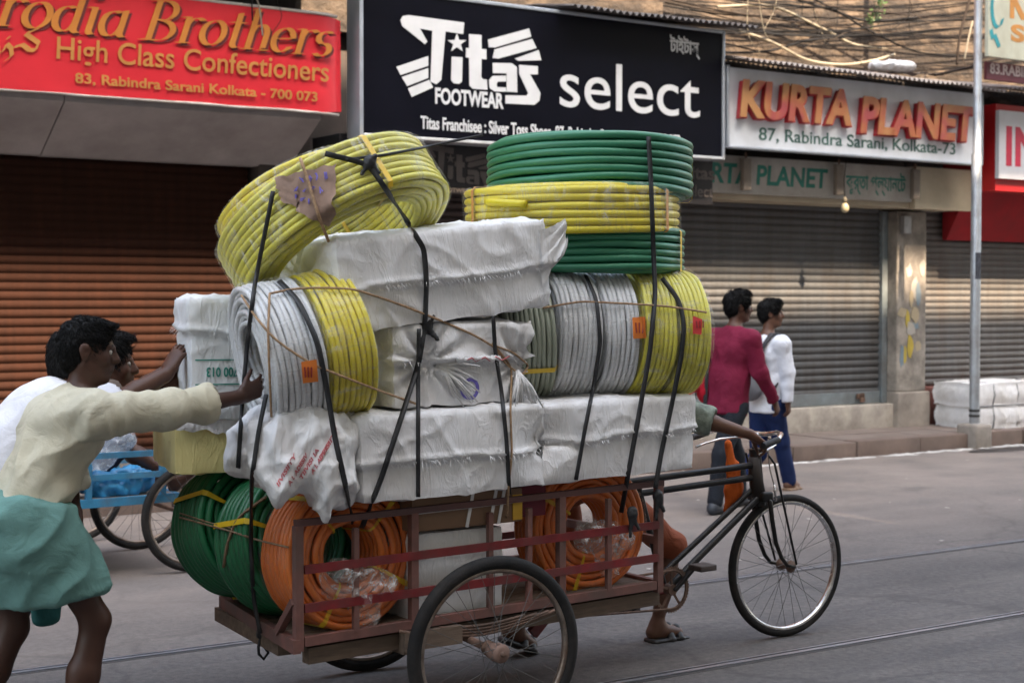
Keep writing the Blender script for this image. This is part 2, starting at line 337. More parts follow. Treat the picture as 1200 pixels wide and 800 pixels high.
# ------------------------------------------------------------------ ground, road, pavement, rails
def road_mat():
    m = bpy.data.materials.new("worn_asphalt"); m.use_nodes = True; nt = m.node_tree; N = nt.nodes; L = nt.links; b = N["Principled BSDF"]
    tc = N.new("ShaderNodeTexCoord")
    def nt_(sc, det=6, ro=.6, st=None):
        t = N.new("ShaderNodeTexNoise"); t.inputs['Scale'].default_value = sc; t.inputs['Detail'].default_value = det; t.inputs['Roughness'].default_value = ro
        if st:
            mp = N.new("ShaderNodeMapping"); mp.inputs['Scale'].default_value = st; L.new(tc.outputs['Object'], mp.inputs[0]); L.new(mp.outputs[0], t.inputs['Vector'])
        else: L.new(tc.outputs['Object'], t.inputs['Vector'])
        return t.outputs[0]
    def ramp(f, p0, p1, a, c):
        r = N.new("ShaderNodeValToRGB"); L.new(f, r.inputs[0]); e = r.color_ramp.elements; e[0].position = p0; e[1].position = p1; e[0].color = (*a, 1); e[1].color = (*c, 1); return r.outputs[0]
    def mix(f, a, c, mode='MIX'):
        x = N.new("ShaderNodeMix"); x.data_type = 'RGBA'; x.blend_type = mode
        (L.new(f, x.inputs[0]) if not isinstance(f, float) else setattr(x.inputs[0], 'default_value', f)); L.new(a, x.inputs[6])
        (L.new(c, x.inputs[7]) if not isinstance(c, tuple) else setattr(x.inputs[7], 'default_value', (*c, 1))); return x.outputs[2]
    base = ramp(nt_(.9, 8, .65), .3, .7, (.095, .088, .085), (.146, .135, .129))
    streak = ramp(nt_(.9, 6, .6, (.25, 2.4, 1)), .4, .72, (.74, .74, .76), (1.15, 1.12, 1.08))
    base = mix(1.0, base, streak, 'MULTIPLY')
    base = mix(1.0, base, ramp(nt_(26, 5, .7), .3, .72, (.66, .66, .67), (1.30, 1.29, 1.27)), 'MULTIPLY')
    grit = ramp(nt_(210, 3, .7), .3, .75, (.50, .50, .50), (1.55, 1.53, 1.5)); base = mix(1.0, base, grit, 'MULTIPLY')
    vo = N.new("ShaderNodeTexVoronoi"); vo.feature = 'DISTANCE_TO_EDGE'; vo.inputs['Scale'].default_value = .55
    nz_ = N.new("ShaderNodeTexNoise"); nz_.inputs['Scale'].default_value = 1.5; nz_.inputs['Detail'].default_value = 6; L.new(tc.outputs['Object'], nz_.inputs['Vector'])
    va = N.new("ShaderNodeMix"); va.data_type = 'VECTOR'; va.inputs[0].default_value = .35; L.new(tc.outputs['Object'], va.inputs[4]); L.new(nz_.outputs[1], va.inputs[5]); L.new(va.outputs[1], vo.inputs['Vector'])
    mr = N.new("ShaderNodeMapRange"); mr.inputs[1].default_value = 0; mr.inputs[2].default_value = .012; mr.inputs[3].default_value = .38; mr.inputs[4].default_value = 0; L.new(vo.outputs['Distance'], mr.inputs[0])
    base = mix(mr.outputs[0], base, (.03, .028, .028))
    sx = N.new("ShaderNodeSeparateXYZ"); L.new(tc.outputs['Object'], sx.inputs[0])      # dust gathers toward the kerb
    du = N.new("ShaderNodeMapRange"); du.inputs[1].default_value = 6.4; du.inputs[2].default_value = 9.8; du.inputs[4].default_value = .75; L.new(sx.outputs['Y'], du.inputs[0])
    dn = N.new("ShaderNodeMath"); dn.operation = 'MULTIPLY'; L.new(du.outputs[0], dn.inputs[0]); dr = N.new("ShaderNodeMapRange"); dr.inputs[1].default_value = .3; dr.inputs[2].default_value = .65; dr.inputs[3].default_value = .45; dr.inputs[4].default_value = 1; L.new(nt_(1.3, 7), dr.inputs[0]); L.new(dr.outputs[0], dn.inputs[1])
    base = mix(dn.outputs[0], base, (.30, .245, .21))
    st = N.new("ShaderNodeMapRange"); st.inputs[1].default_value = .66; st.inputs[2].default_value = .72; st.inputs[4].default_value = .6; L.new(nt_(.55, 5, .55), st.inputs[0]); base = mix(st.outputs[0], base, (.05, .046, .045))
    L.new(base, b.inputs['Base Color']); b.inputs['Roughness'].default_value = .82; b.inputs['Specular IOR Level'].default_value = .35
    bu = N.new("ShaderNodeBump"); bu.inputs['Strength'].default_value = .55; bu.inputs['Distance'].default_value = .006; L.new(nt_(170, 4, .7), bu.inputs['Height']); L.new(bu.outputs[0], b.inputs['Normal'])
    return m
road_m = road_mat()
earth = M("dusty_earth", (.16, .14, .12), .9, var=.3, bump=.4)
stone = M("worn_kerb_stone", (.17, .122, .10), .85, var=.25, vs=3, bump=.5, bs=60, dirt=(.12, .09, .075), da=.6, ds=2.5)
pave_m = M("dusty_pavement_slabs", (.20, .16, .14), .88, var=.22, vs=2, bump=.4, bs=50, dirt=(.13, .10, .08), da=.6, ds=1.5)
top("ground", MB().box(-300, 300, -300, 300, -.3, -.02), earth, Mf=MS, kind="structure")
g = MB()
g.add([(-80, -4.2, 0), (90, -4.2, 0), (90, 5.262, 0), (-80, 5.262, 0)], [(0, 1, 2, 3)])
g.add([(-80, 5.352, 0), (90, 5.352, 0), (90, 6.882, 0), (-80, 6.882, 0)], [(0, 1, 2, 3)])
g.add([(-80, 6.972, 0), (90, 6.972, 0), (90, 11.56, 0), (-80, 11.56, 0)], [(0, 1, 2, 3)])
top("road", g, road_m, Mf=MS, kind="structure")
rail_m = M("polished_rail_steel", (.36, .375, .41), .4, .75, var=.2, vs=8, stretch=(.3, 4, 1), dirt=(.12, .11, .11), da=.35, ds=5)
rail_d = M("rail_groove_dirt", (.045, .04, .038), .9)
for v in (5.31, 6.93):
    r = MB(); r.mi = 0; r.box(-80, 90, v - .022, v + .006, -.06, .006); r.box(-80, 90, v + .034, v + .044, -.06, .003); r.mi = 1; r.box(-80, 90, v + .0062, v + .0338, -.06, -.014); r.box(-80, 90, v - .047, v - .0222, -.06, .001)
    top("tram_rail", r, [rail_m, rail_d], Mf=MS, kind="structure")
k = MB(); u = -60.0; q = random.Random(3)
while u < 70:
    l = q.uniform(.8, 1.15); dz = q.uniform(-.012, .008); dv = q.uniform(-.012, .01)
    k.bbox(u, u + l - .012, 11.56 + dv, 11.78, -.05, .165 + dz, .018); u += l
top("kerb", k, stone, Mf=MS, kind="structure", smooth='auto')
k = MB(); u = -60.0
while u < 70:
    for a, b_ in ((11.782, 12.32), (12.325, 12.91)):
        k.bbox(u, u + .595, a, b_, -.05, .152 + q.uniform(-.006, .004), .006)
    u += .6
top("pavement", k, pave_m, Mf=MS, kind="structure")
pw = MB()
for i in range(330):                      # lime powder scattered along the foot of the kerb, a lumpy low ridge
    uu = q.uniform(9.4, 17.5); c = 11.475 + .012 * math.sin(uu * 3) + q.gauss(0, .032); r = q.uniform(.01, .045); h = q.uniform(.003, .012)
    n = 7; pw.add([(uu, c, h)] + [(uu + 2.2 * r * math.cos(t * 6.283 / n), c + .8 * r * math.sin(t * 6.283 / n), .0015) for t in range(n)], [(0, 1 + t, 1 + (t + 1) % n) for t in range(n)])
lime = M("lime_powder", (.55, .53, .50), .95, var=.3, vs=6)
wq = random.Random(6); wp = [(14.0 + .75 * math.cos(t * 6.283 / 40) * (1 + .22 * nz(t * .5, 1, 1)), 11.22 + .17 * math.sin(t * 6.283 / 40) * (1 + .4 * nz(t * .5, 5, 1)), .004) for t in range(40)]
top("wet_patch", MB().add(wp, [tuple(range(40))]), M("wet_asphalt", (.035, .030, .028), .45, var=.3, vs=9), Mf=MS, kind="structure")
top("lime_powder", pw, lime, Mf=MS, kind="stuff", label="white lime powder strewn along the foot of the kerb", smooth=True)

# ------------------------------------------------------------------ shop buildings
plaster = M("stained_tan_plaster", (.125, .092, .066), .9, var=.55, vs=2.2, bump=.9, bs=14, bdist=.04, dirt=(.030, .023, .019), da=.95, ds=1.7, dstretch=(1, 1, 3.2), edge=(.40, .56))
grimy = M("grimy_dark_plaster", (.07, .055, .05), .85, var=.35, vs=3, bump=.4, bs=20, dirt=(.03, .025, .022), da=.7, ds=2)
soffit_m = M("grey_board", (.40, .375, .37), .7, var=.12, vs=2, bump=.15, bs=12, dirt=(.14, .12, .11), da=.45, ds=1.2)
cream_m = M("cream_board", (.52, .45, .33), .7, var=.12, vs=2, bump=.15, bs=12, dirt=(.25, .19, .12), da=.4, ds=1.2)
concrete = M("weathered_concrete", (.34, .30, .26), .88, var=.25, vs=4, bump=.5, bs=40, dirt=(.13, .115, .10), da=.7, ds=2.6)
pillar_m = M("peeling_pillar_plaster", (.30, .27, .235), .85, var=.4, vs=5, bump=.6, bs=25, bdist=.01, dirt=(.09, .08, .075), da=.85, ds=3, dstretch=(1, 1, .6))
sh_rust = M("rust_brown_shutter_paint", (.029, .0110, .0066), .85, 0, spec=.12, var=.22, vs=3, stretch=(6, 6, .5), bump=.2, bs=30, dirt=(.020, .0085, .0055), da=.6, ds=1.6, dstretch=(3, 3, .6))
sh_dark = M("dark_brown_shutter_paint", (.06, .042, .04), .6, .1, var=.25, vs=3, dirt=(.03, .02, .02), da=.5)
sh_grey = M("blue_grey_shutter_paint", (.082, .084, .088), .55, .2, var=.18, vs=3, stretch=(6, 6, .5), bump=.15, bs=30, dirt=(.06, .045, .034), da=.55, ds=1.4, dstretch=(3, 3, .6))
sh_pale = M("pale_grey_shutter_paint", (.135, .130, .126), .55, .2, var=.15, vs=3, stretch=(6, 6, .5), bump=.15, bs=30, dirt=(.10, .07, .05), da=.5, ds=1.4, dstretch=(3, 3, .6))
guide_m = M("shutter_guide_steel", (.22, .26, .28), .5, .4, var=.2, dirt=(.12, .08, .06), da=.5)
red_m = M("red_painted_board", (.48, .012, .016), .5, var=.15, vs=3)
brick_m = M("old_brick", (.30, .16, .10), .9, var=.3, vs=8, bump=.7, bs=30, dirt=(.12, .09, .07), da=.6)

def shutter_mb(u0, u1, v, z0, z1, pitch=.075):
    mb = MB(); prof = []; z = z0
    while z < z1:
        for t in (0, .12, .3, .5, .7, .88): prof.append((-.016 * math.sin(math.pi * min(1, t / .88)), z + t * pitch))
        prof.append((.004, z + .94 * pitch)); z += pitch
    nu = 10; n = len(prof)
    jit = lambda i, j: .006 * nz(i * .8, j * .05 + u0, 3.1) + .010 * max(0, nz(i * 1.3, j * .02 + u0, 8.3) - .25)
    vs = [(u0 + (u1 - u0) * i / nu, v + p[0] + jit(i, j), p[1]) for i in range(nu + 1) for j, p in enumerate(prof)]
    return mb.add(vs, [(i * n + j, (i + 1) * n + j, (i + 1) * n + j + 1, i * n + j + 1) for i in range(nu) for j in range(n - 1)])
def lock_mb(u, v, z):
    mb = MB(); mb.bbox(u - .06, u + .06, v - .03, v, z - .03, z + .03, .005); mb.tube([(u - .02, v - .045, z - .02), (u - .02, v - .045, z + .04), (u + .02, v - .045, z + .04), (u + .02, v - .045, z - .02)], .006); mb.bbox(u - .035, u + .035, v - .06, v - .032, z - .07, z - .015, .005); return mb

# confectioner's shop, far left
b1 = thing("shop_building", "confectioner's shop with a rust brown rolling shutter under a grey boxed canopy", "building", MS, (3, 12.9, 0), local=False)
part("wall", MB().box(-9, 5.6, 13.15, 19, -.1, 9.5), grimy, b1)
part("upper_wall", MB().box(-9, 6.1, 12.75, 13.1, 4.5, 9.5), plaster, b1)
part("shutter", shutter_mb(-3.0, 5.52, 12.9, .32, 2.98), sh_rust, b1, True)
part("plinth", MB().box(-9, 5.58, 12.72, 13.14, -.05, .31), concrete, b1)
part("pillar", MB().bbox(5.56, 6.08, 12.72, 13.14, -.05, 4.3, .02), grimy, b1)
mb = MB(); mb.prism([(12.08, 3.42), (12.08, 3.24), (12.75, 2.87), (12.88, 2.87), (12.88, 3.42)], lambda a, b, d: (d, a, b), -9, 3.62)
mb.prism([(12.08, 3.42), (12.08, 3.236), (12.75, 2.866), (12.88, 2.866), (12.88, 3.42)], lambda a, b, d: (d, a, b), 3.63, 5.86)
part("canopy", mb, soffit_m, b1)
part("overhead_slab", MB().box(-9, 6.1, 11.6, 12.75, 4.62, 4.8), grimy, b1)

# footwear shop, middle
b2 = thing("shop_building", "dark fronted footwear shop behind the loaded cart", "building", MS, (8.2, 12.9, 0))
part("wall", MB().box(6.12, 10.4, 13.15, 19, -.1, 9.5), grimy, b2)
part("upper_wall", MB().box(6.12, 10.4, 13.02, 13.14, 4.2, 9.5), plaster, b2)
part("shutter", shutter_mb(6.15, 10.1, 12.9, .32, 2.7), sh_dark, b2, True)
part("plinth", MB().box(6.1, 10.4, 12.72, 13.14, -.05, .31), concrete, b2)
part("fascia", MB().bbox(6.15, 10.50, 12.30, 12.86, 2.66, 3.16, .01), M("dark_fascia_board", (.012, .011, .014), .5, var=.2, vs=3), b2)
lg = M("dim_grey_lettering", (.115, .10, .095), .7, var=.2)

# kurta shop
b3 = thing("shop_building", "kurta shop with a blue grey rolling shutter, stone plinth and peeling pillar", "building", MS, (12, 12.9, 0))
part("wall", MB().box(10.42, 14.3, 13.15, 19, -.1, 4.2), grimy, b3)
part("upper_wall", MB().box(10.42, 16.9, 13.3, 13.6, 4.2, 5.6), plaster, b3)
mb = MB(); mb.box(10.42, 16.9, 13.62, 19, 4.21, 9.5); part("upper_storey", mb, brick_m, b3)
part("shutter", shutter_mb(10.2, 13.60, 12.9, .46, 2.74, .083), sh_grey, b3, True)
for u0 in (13.6,): part("shutter_guide", MB().bbox(u0, u0 + .09, 12.84, 12.96, .44, 2.72, .006), guide_m, b3)
mb = MB().bbox(10.2, 13.6, 12.865, 12.9, .44, .58, .006); part("bottom_bar", mb, guide_m, b3)
part("lock", lock_mb(13.25, 12.86, .53), rusty, b3, True)
part("plinth", MB().bbox(10.2, 13.72, 12.74, 13.14, -.05, .435, .012), M("pale_stone_plinth", (.42, .38, .33), .8, var=.2, vs=5, bump=.3, dirt=(.15, .13, .115), da=.75, ds=3), b3, True)
part("pillar", MB().bbox(13.70, 14.2, 12.70, 13.14, .57, 2.72, .02), pillar_m, b3)
part("pillar_base", MB().bbox(13.69, 14.24, 12.66, 13.14, -.05, .57, .02), concrete, b3)
part("lintel", MB().box(10.2, 14.62, 12.45, 13.14, 2.745, 3.20), cream_m, b3)
part("soffit_end_panel", MB().box(13.62, 14.62, 12.36, 12.446, 2.73, 3.215), cream_m, b3)
pc = MB(); q = random.Random(5)
for i in range(14):
    a, z = q.uniform(13.78, 14.14), q.uniform(.95, 2.1); w, h = q.uniform(.03, .10), q.uniform(.05, .16)
    pts = [(a + w * math.cos(t * 6.283 / 9) * q.uniform(.6, 1.1), z + h * math.sin(t * 6.283 / 9) * q.uniform(.6, 1.1)) for t in range(9)]
    pc.mi = i % 4; pc.prism(pts, lambda a_, b_, d: (a_, 12.698 - d, b_), 0, .0015 + i * .0004)
part("poster_scraps", pc, [M("torn_paper_white", (.34, .32, .29), .8), M("torn_paper_cream", (.36, .30, .2), .8), M("torn_paper_yellow", (.42, .32, .05), .8), M("torn_paper_blue", (.16, .21, .25), .8)], b3)
part("switch_box", MB().bbox(13.74, 13.86, 12.63, 12.70, 2.45, 2.66, .008), steel, b3)

# red fronted shop, far right
b4 = thing("shop_building", "shop at the right edge with red boards over a pale grey rolling shutter", "building", MS, (16, 12.9, 0))
part("wall", MB().box(14.32, 24, 13.15, 19, -.1, 4.2), grimy, b4)
part("upper_wall", MB().box(16.92, 24, 13.3, 19, 4.2, 9.5), plaster, b4)
part("shutter", shutter_mb(14.34, 20.5, 12.92, .62, 2.76, .078), sh_pale, b4, True)
part("shutter_guide", MB().bbox(14.24, 14.33, 12.84, 12.98, .58, 2.74, .006), guide_m, b4)
part("plinth", MB().bbox(14.25, 20.6, 12.76, 13.14, -.05, .61, .012), M("red_brown_tiles", (.20, .075, .06), .6, var=.3, vs=4, dirt=(.12, .09, .08), da=.5), b4)
part("red_awning", MB().prism([(12.86, 3.35), (12.86, 2.40), (12.80, 2.40), (12.28, 3.35)], lambda a, b, d: (d, a, b), 14.66, 20.6), M("dark_red_cloth", (.33, .008, .014), .8, var=.2, vs=4, bump=.3, bs=12), b4)
part("red_fascia", MB().box(14.64, 20.6, 12.05, 12.27, 2.96, 3.98), red_m, b4)

# the row goes on in both directions
for (ua, ub, lb, mt) in ((24.03, 60, "plain ochre building further down the street to the right, with closed shutters", "ochre_plaster"), (-60, -9.03, "plain grey building further up the street to the left, with closed shutters", "grey_plaster")):
    t = thing("row_building", lb, "building", MS, ((ua + ub) / 2, 13, 0)); m_ = M(mt, (.33, .26, .18) if mt[0] == 'o' else (.26, .25, .24), .9, var=.25, vs=1.5, dirt=(.10, .08, .07), da=.7, ds=1)
    part("wall", MB().box(ua, ub, 13.15, 19, -.1, 9.5), m_, t)
    part("awning", MB().box(ua, ub, 11.9, 13.14, 3.2, 3.34), grimy, t)
    u = ua + .4
    while u + 3.2 < ub:
        part("shutter", shutter_mb(u, u + 3.2, 12.95, .3, 2.9), sh_grey if int(u) % 2 else sh_dark, t, True)
        part("window", MB().box(u + .8, u + 2.0, 13.10, 13.148, 5.2, 6.8), M("dark_window_glass", (.03, .035, .04), .3), t); u += 3.9

# the block across the street, behind the camera: it keeps the road in shade
b5 = thing("tall_building", "tall plastered block across the street with a parapet and an added rooftop board shading the signs opposite", "building", MS, (6, -8, 0))
wall5 = M("ochre_wall", (.42, .36, .28), .9, var=.15, vs=1)
part("wall", MB().box(-30, 8.6, -16, -5.6, 0, 22.7).box(8.62, 50, -16, -5.6, 0, 23.75), wall5, b5)
wb = MB()
for fl in range(6):
    for c in range(-10, 18): wb.box(c * 2.6, c * 2.6 + 1.1, -5.6, -5.54, 1.2 + fl * 3.3, 3.0 + fl * 3.3)
part("windows", wb, M("dark_window", (.03, .035, .04), .3), b5)
part("shade_board", MB().box(-30, 50, -5.75, -5.62, 24.3, 26.35), M("shade_board_sheet", (.5, .5, .5), .7), b5)  # unseen board added above the roof to keep sun off the shop signs
part("shade_board_post", MB().box(-28.1, -28, -5.85, -5.75, 22.7, 26.3).box(49, 49.1, -5.85, -5.75, 23.4, 26.3), steel, b5)

# ------------------------------------------------------------------ corrugated roofs
tin = M("weathered_corrugated_tin", (.30, .27, .25), .6, .5, var=.25, vs=3, bump=.2, dirt=(.14, .09, .06), da=.7, ds=1.2, dstretch=(.5, 2, 1))
tin_d = M("dark_corrugated_tin", (.10, .095, .095), .6, .4, var=.3, vs=3, dirt=(.06, .04, .03), da=.6, ds=1.5)
def tin_mb(u0, u1, v0, z0, v1, z1, zr=0, amp=.016, wl=.076):
    mb = MB(); n = int((u1 - u0) / wl * 8); rows = 5; vs = []
    for i in range(n + 1):
        u = u0 + (u1 - u0) * i / n; w = amp * math.sin((u - u0) / wl * 6.283)
        for j in range(rows):
            t = j / (rows - 1); sag = .02 * nz(u * 1.5, t * 2, 1); rgt = zr * (u - u0) / (u1 - u0)
            vs.append((u, v0 + (v1 - v0) * t, z0 + (z1 - z0) * t + w + sag + rgt))
    m = len(vs); vs += [(a, b, c - .004) for a, b, c in vs]; fs = []
    for i in range(n):
        for j in range(rows - 1):
            a = i * rows + j; fs += [(a, a + rows, a + rows + 1, a + 1), (m + a, m + a + 1, m + a + rows + 1, m + a + rows)]
        a = i * rows; fs.append((a, m + a, m + a + rows, a + rows))
    return mb.add(vs, fs)
top("tin_awning", tin_mb(10.42, 14.42, 11.70, 4.10, 13.28, 4.42, -.02), tin, "long weathered corrugated tin roof over the kurta shop sign", "awning", MS, (12.4, 12.4, 4.1), True)
top("tin_awning", tin_mb(14.44, 17.4, 11.75, 4.13, 13.28, 4.42, .02), tin, "short corrugated tin roof over the red shop, beside the pole", "awning", MS, (15.4, 12.4, 4.1), True)
top("tin_awning", tin_mb(8.3, 10.62, 11.72, 4.42, 13.0, 4.62, .02), tin_d, "dark corrugated tin roof above the black footwear sign", "awning", MS, (9.4, 12.4, 4.4), True)

# ------------------------------------------------------------------ sign boards
def W(name, **k): return M(name, **k)
# red confectioner's sign
flex_red = M("red_flex_sheet", (.66, .022, .035), .42, var=.12, vs=1.2, spec=.4, coat=.1)
s1 = thing("signboard", "red flex sign of the confectioners with ochre lettering, top left", "sign", MS, (4.5, 12, 3.3))
def red_fn(i, j):
    u = -1.0 + 7.05 * i; z = 3.29 + .84 * j; r = max(0, (u - 5.75) / .3); return (u, 11.98 + .012 * nz(u * 1.3, z * 2, 5) + .09 * r * r, z + .01 * nz(u, 2, j) - .05 * r * r * (j - .5))
part("panel", MB().grid(90, 10, red_fn), flex_red, s1, True)
part("backing", MB().box(-1, 5.8, 12.02, 12.075, 3.30, 4.12), grimy, s1)
mb = MB(); mb.tube([(-1 + 7.02 * i / 60, 11.985 + (.09 * max(0, (-1 + 7.02 * i / 60 - 5.75) / .3) ** 2), 3.284 + .008 * nz(i * .3, 0, 0)) for i in range(61)], .012, 6); mb.tube([(-1 + 7.0 * i / 60, 11.985 + (.09 * max(0, (-1 + 7.0 * i / 60 - 5.75) / .3) ** 2), 4.135) for i in range(61)], .014, 6)
part("edge_strip", mb, M("white_edge_strip", (.62, .58, .54), .7, dirt=(.3, .2, .15), da=.6), s1, True)
ochre = M("ochre_lettering", (.56, .20, .03), .5, var=.12); ochre2 = M("mustard_lettering", (.52, .22, .05), .55, var=.12); shadow_m = M("dark_letter_shadow", (.14, .02, .02), .6)
p0 = sp(-44, 32, 11.96); p1 = sp(392, 70, 11.96); zb = (sp(150, 48, 11.96).z + sp(340, 58, 11.96).z) / 2
part("title_shadow", serif_italic("arodia Brothers", p0.x, p1.x, 3.765, .225, 11.972, .004, off=(.022, -.018)), shadow_m, s1)
part("title_lettering", serif_italic("arodia Brothers", p0.x, p1.x, 3.765, .225, 11.963, .004), ochre, s1)
u0, u1, z0, z1 = px_rect(66, 385, 50, 86, 80, 104, 11.965); part("trade_lettering", text_mb("High Class Confectioners", u0, u1, 3.495, 3.725, 11.962, .004, shear=.05, bold=.008), ochre2, s1)
u0, u1, z0, z1 = px_rect(88, 372, 90, 102, 108, 122, 11.965); part("address_lettering", text_mb("83, Rabindra Sarani Kolkata - 700 073", u0, u1, 3.36, 3.455, 11.962, .004, bold=.02), ochre2, s1)
fa = sp(0, 75, 11.965); arb = [arc(.0, 0, .11, .07, 180, 360, 8) + [(.12, .1)], [(.25, -.06), (.3, .04), (.36, .0), (.37, -.1), (.3, -.16)], [(.42, -.05), (.47, .05), (.52, .0), (.53, -.1), (.45, -.16)], [(.56, .02), (.66, .06), (.74, .0), (.82, .0), (.86, .1), (.7, .2), (.88, .3)], [(.48, .13), (.5, .13)]]
part("urdu_lettering", nib_mb(arb, lambda a, b, d: (fa.x - .24 + a * .62, 11.963 - d, 3.60 + b * .6), (.05, .05), .004), ochre2, s1)

# black footwear sign box
navy = M("black_navy_acrylic", (.0018, .002, .007), .4, var=.2, vs=1.5, spec=.18)
white_l = M("white_acrylic_lettering", (.78, .78, .79), .4, var=.05)
alu = M("aluminium_sign_frame", (.52, .56, .62), .4, .5, var=.1)
s2 = thing("signboard", "large black footwear sign box with white logo and lettering", "sign", MS, (8.3, 12, 3.1))
part("panel", MB().box(6.225, 10.345, 11.985, 12.2, 3.135, 4.385), navy, s2)
mb = MB(); mb.bbox(6.185, 6.222, 11.972, 12.22, 3.105, 4.42, .004).bbox(10.348, 10.38, 11.972, 12.22, 3.105, 4.42, .004).bbox(6.224, 10.346, 11.972, 12.22, 3.105, 3.132, .004).bbox(6.224, 10.346, 11.972, 12.22, 4.388, 4.42, .004)
part("frame", mb, alu, s2, True)
vz = 11.982
def z2(X, Y): p = sp(400 + X / 2.6087, Y / 2.6087, vz); return (p.x, p.z)
lf = lambda a, b, d: (a, vz - d, b)
L = []
L.append([(180, 62), (188, 50), (205, 47), (375, 70), (372, 105), (318, 97), (305, 245), (290, 258), (272, 250), (278, 95), (240, 88), (262, 128), (255, 136), (235, 120), (185, 80)])
L += [[(168, 205), (265, 172), (265, 202), (181, 230)], [(184, 236), (265, 209), (265, 239), (201, 264)], [(203, 271), (268, 245), (280, 268), (215, 297)]]
L.append([(353 + (30 if k % 2 == 0 else 12) * math.sin(k * math.pi / 5), 133 - (30 if k % 2 == 0 else 12) * math.cos(k * math.pi / 5)) for k in range(10)])
L.append([(337, 174), (370, 176), (368, 250), (360, 257), (343, 255), (335, 246)])
L.append([(390, 105), (428, 108), (428, 150), (443, 152), (443, 182), (428, 181), (427, 236), (433, 243), (444, 244), (446, 275), (402, 272), (391, 262), (390, 178), (380, 176), (381, 147), (390, 148)])
L += [[(448, 122), (573, 88), (580, 113), (470, 146), (450, 145)], [(468, 152), (583, 120), (596, 148), (480, 180), (462, 178)], [(530, 180), (602, 154), (611, 185), (541, 187)]]
L.append([(462, 193), (520, 194), (536, 206), (537, 283), (505, 281), (505, 225), (463, 224)])
L.append([(503, 232), (503, 250), (478, 250), (474, 258), (476, 267), (503, 268), (503, 281), (468, 280), (453, 270), (451, 246), (462, 233)])
L.append([(543, 199), (600, 203), (600, 228), (576, 228), (608, 285), (605, 308), (590, 321), (501, 317), (501, 292), (566, 293), (571, 286), (543, 226)])
lm = MB()
for i, pl in enumerate(L): lm.prism([z2(*a) for a in pl], lf, 0, .005 + i * 3e-5)
part("logo", lm, white_l, s2)
def t2(body, x0, x1, y0, y1, name, **k):  # pixel box in the photo, drawn on the black sign
    xm = (x0 + x1) / 2
    a, b = sp(x0, y1[0], vz), sp(x1, y1[1], vz); t0, t1 = sp(x0, y0[0], vz), sp(x1, y0[1], vz)
    return part(name, text_mb(body, a.x, b.x, (a.z + b.z) / 2, (t0.z + t1.z) / 2, vz - .004, .006, **k), white_l, s2)
t2("FOOTWEAR", 510, 590, (104, 108), (122, 128), "footwear_lettering", bold=.03)
t2("select", 656, 820, (70, 84), (126, 138), "select_lettering", bold=.002)
t2("Titas Franchisee : Silver Toss Shoes, 87, Rabindra Sarani, Kolkata - 700 073", 493, 797, (136, 158), (153, 175), "franchise_lettering", bold=.02)
ba = sp(785, 64, vz); bb = sp(820, 67, vz)
part("bengali_lettering", text_mb("টাইটাস্", ba.x, bb.x, bb.z - .03, bb.z + .19, vz - .004, .006, bold=.02), white_l, s2)

# dim lettering on the dark fascia below it
fm = MB()
for i, pl in enumerate(L):
    def z3(X, Y): return (6.98 + (X - 168) * .00172, 3.12 - (Y - 47) * .00155)
    fm.prism([z3(*a) for a in pl], lambda a, b, d: (a, 12.296 - d, b), 0, .003 + i * 3e-5)
part("dim_logo", fm, lg, b2)
part("dim_lettering", text_mb("FOOTWEAR", 7.18, 7.55, 2.675, 2.715, 12.294, .003, bold=.03), lg, b2)
part("dim_title", text_mb("Titas", 10.05, 10.52, 2.92, 3.06, 12.294, .003, bold=.03), lg, b2)
part("dim_subtitle", text_mb("select", 10.1, 10.5, 2.74, 2.86, 12.294, .003, bold=.01), lg, b2)

# kurta sign
pale_b = M("pale_blue_sign_sheet", (.76, .79, .84), .4, var=.07, vs=2, dirt=(.42, .42, .42), da=.4, ds=1.5)
s3 = thing("signboard", "pale sign with raised orange and pink letters under the long tin roof", "sign", MS, (12.4, 12, 3.25))
part("panel", MB().box(10.46, 14.31, 12.0, 12.08, 3.26, 4.06), pale_b, s3)
mb = MB().bbox(10.42, 10.455, 11.985, 12.09, 3.235, 4.08, .004).bbox(14.315, 14.345, 11.985, 12.09, 3.235, 4.08, .004).bbox(10.457, 14.313, 11.985, 12.09, 3.235, 3.257, .004)
part("frame", mb, alu, s3, True)
def flame():
    m = M("orange_pink_letter_face", (.72, .22, .05), .4, var=.1); N = m.node_tree.nodes; Lk = m.node_tree.links; b = N["Principled BSDF"]
    tc = N.new("ShaderNodeTexCoord"); t = N.new("ShaderNodeTexNoise"); t.inputs['Scale'].default_value = 3.2; t.inputs['Detail'].default_value = 2; Lk.new(tc.outputs['Object'], t.inputs['Vector'])
    r = N.new("ShaderNodeValToRGB"); Lk.new(t.outputs[0], r.inputs[0]); r.color_ramp.elements[0].position = .32; r.color_ramp.elements[0].color = (.42, .08, .085, 1); r.color_ramp.elements[1].position = .66; r.color_ramp.elements[1].color = (.50, .24, .095, 1)
    e = r.color_ramp.elements.new(.48); e.color = (.47, .15, .065, 1); Lk.new(r.outputs[0], b.inputs['Base Color']); return m
fl = flame(); red_side = M("red_letter_side", (.42, .02, .03), .5)
def raised(body, x0, x1, yt, yb, name):
    a, b = sp(x0, yb[0], 11.93), sp(x1, yb[1], 11.93); t0, t1 = sp(x0, yt[0], 11.93), sp(x1, yt[1], 11.93)
    z0, z1 = (a.z + b.z) / 2, (t0.z + t1.z) / 2
    part(name + "_side", text_mb(body, a.x + .015, b.x + .03, z0 - .012, z1 - .012, 11.925, .07, bold=.04, shear=.12), red_side, s3)
    part(name, text_mb(body, a.x, b.x, z0, z1, 11.905, .015, bold=.035, shear=.12), fl, s3)
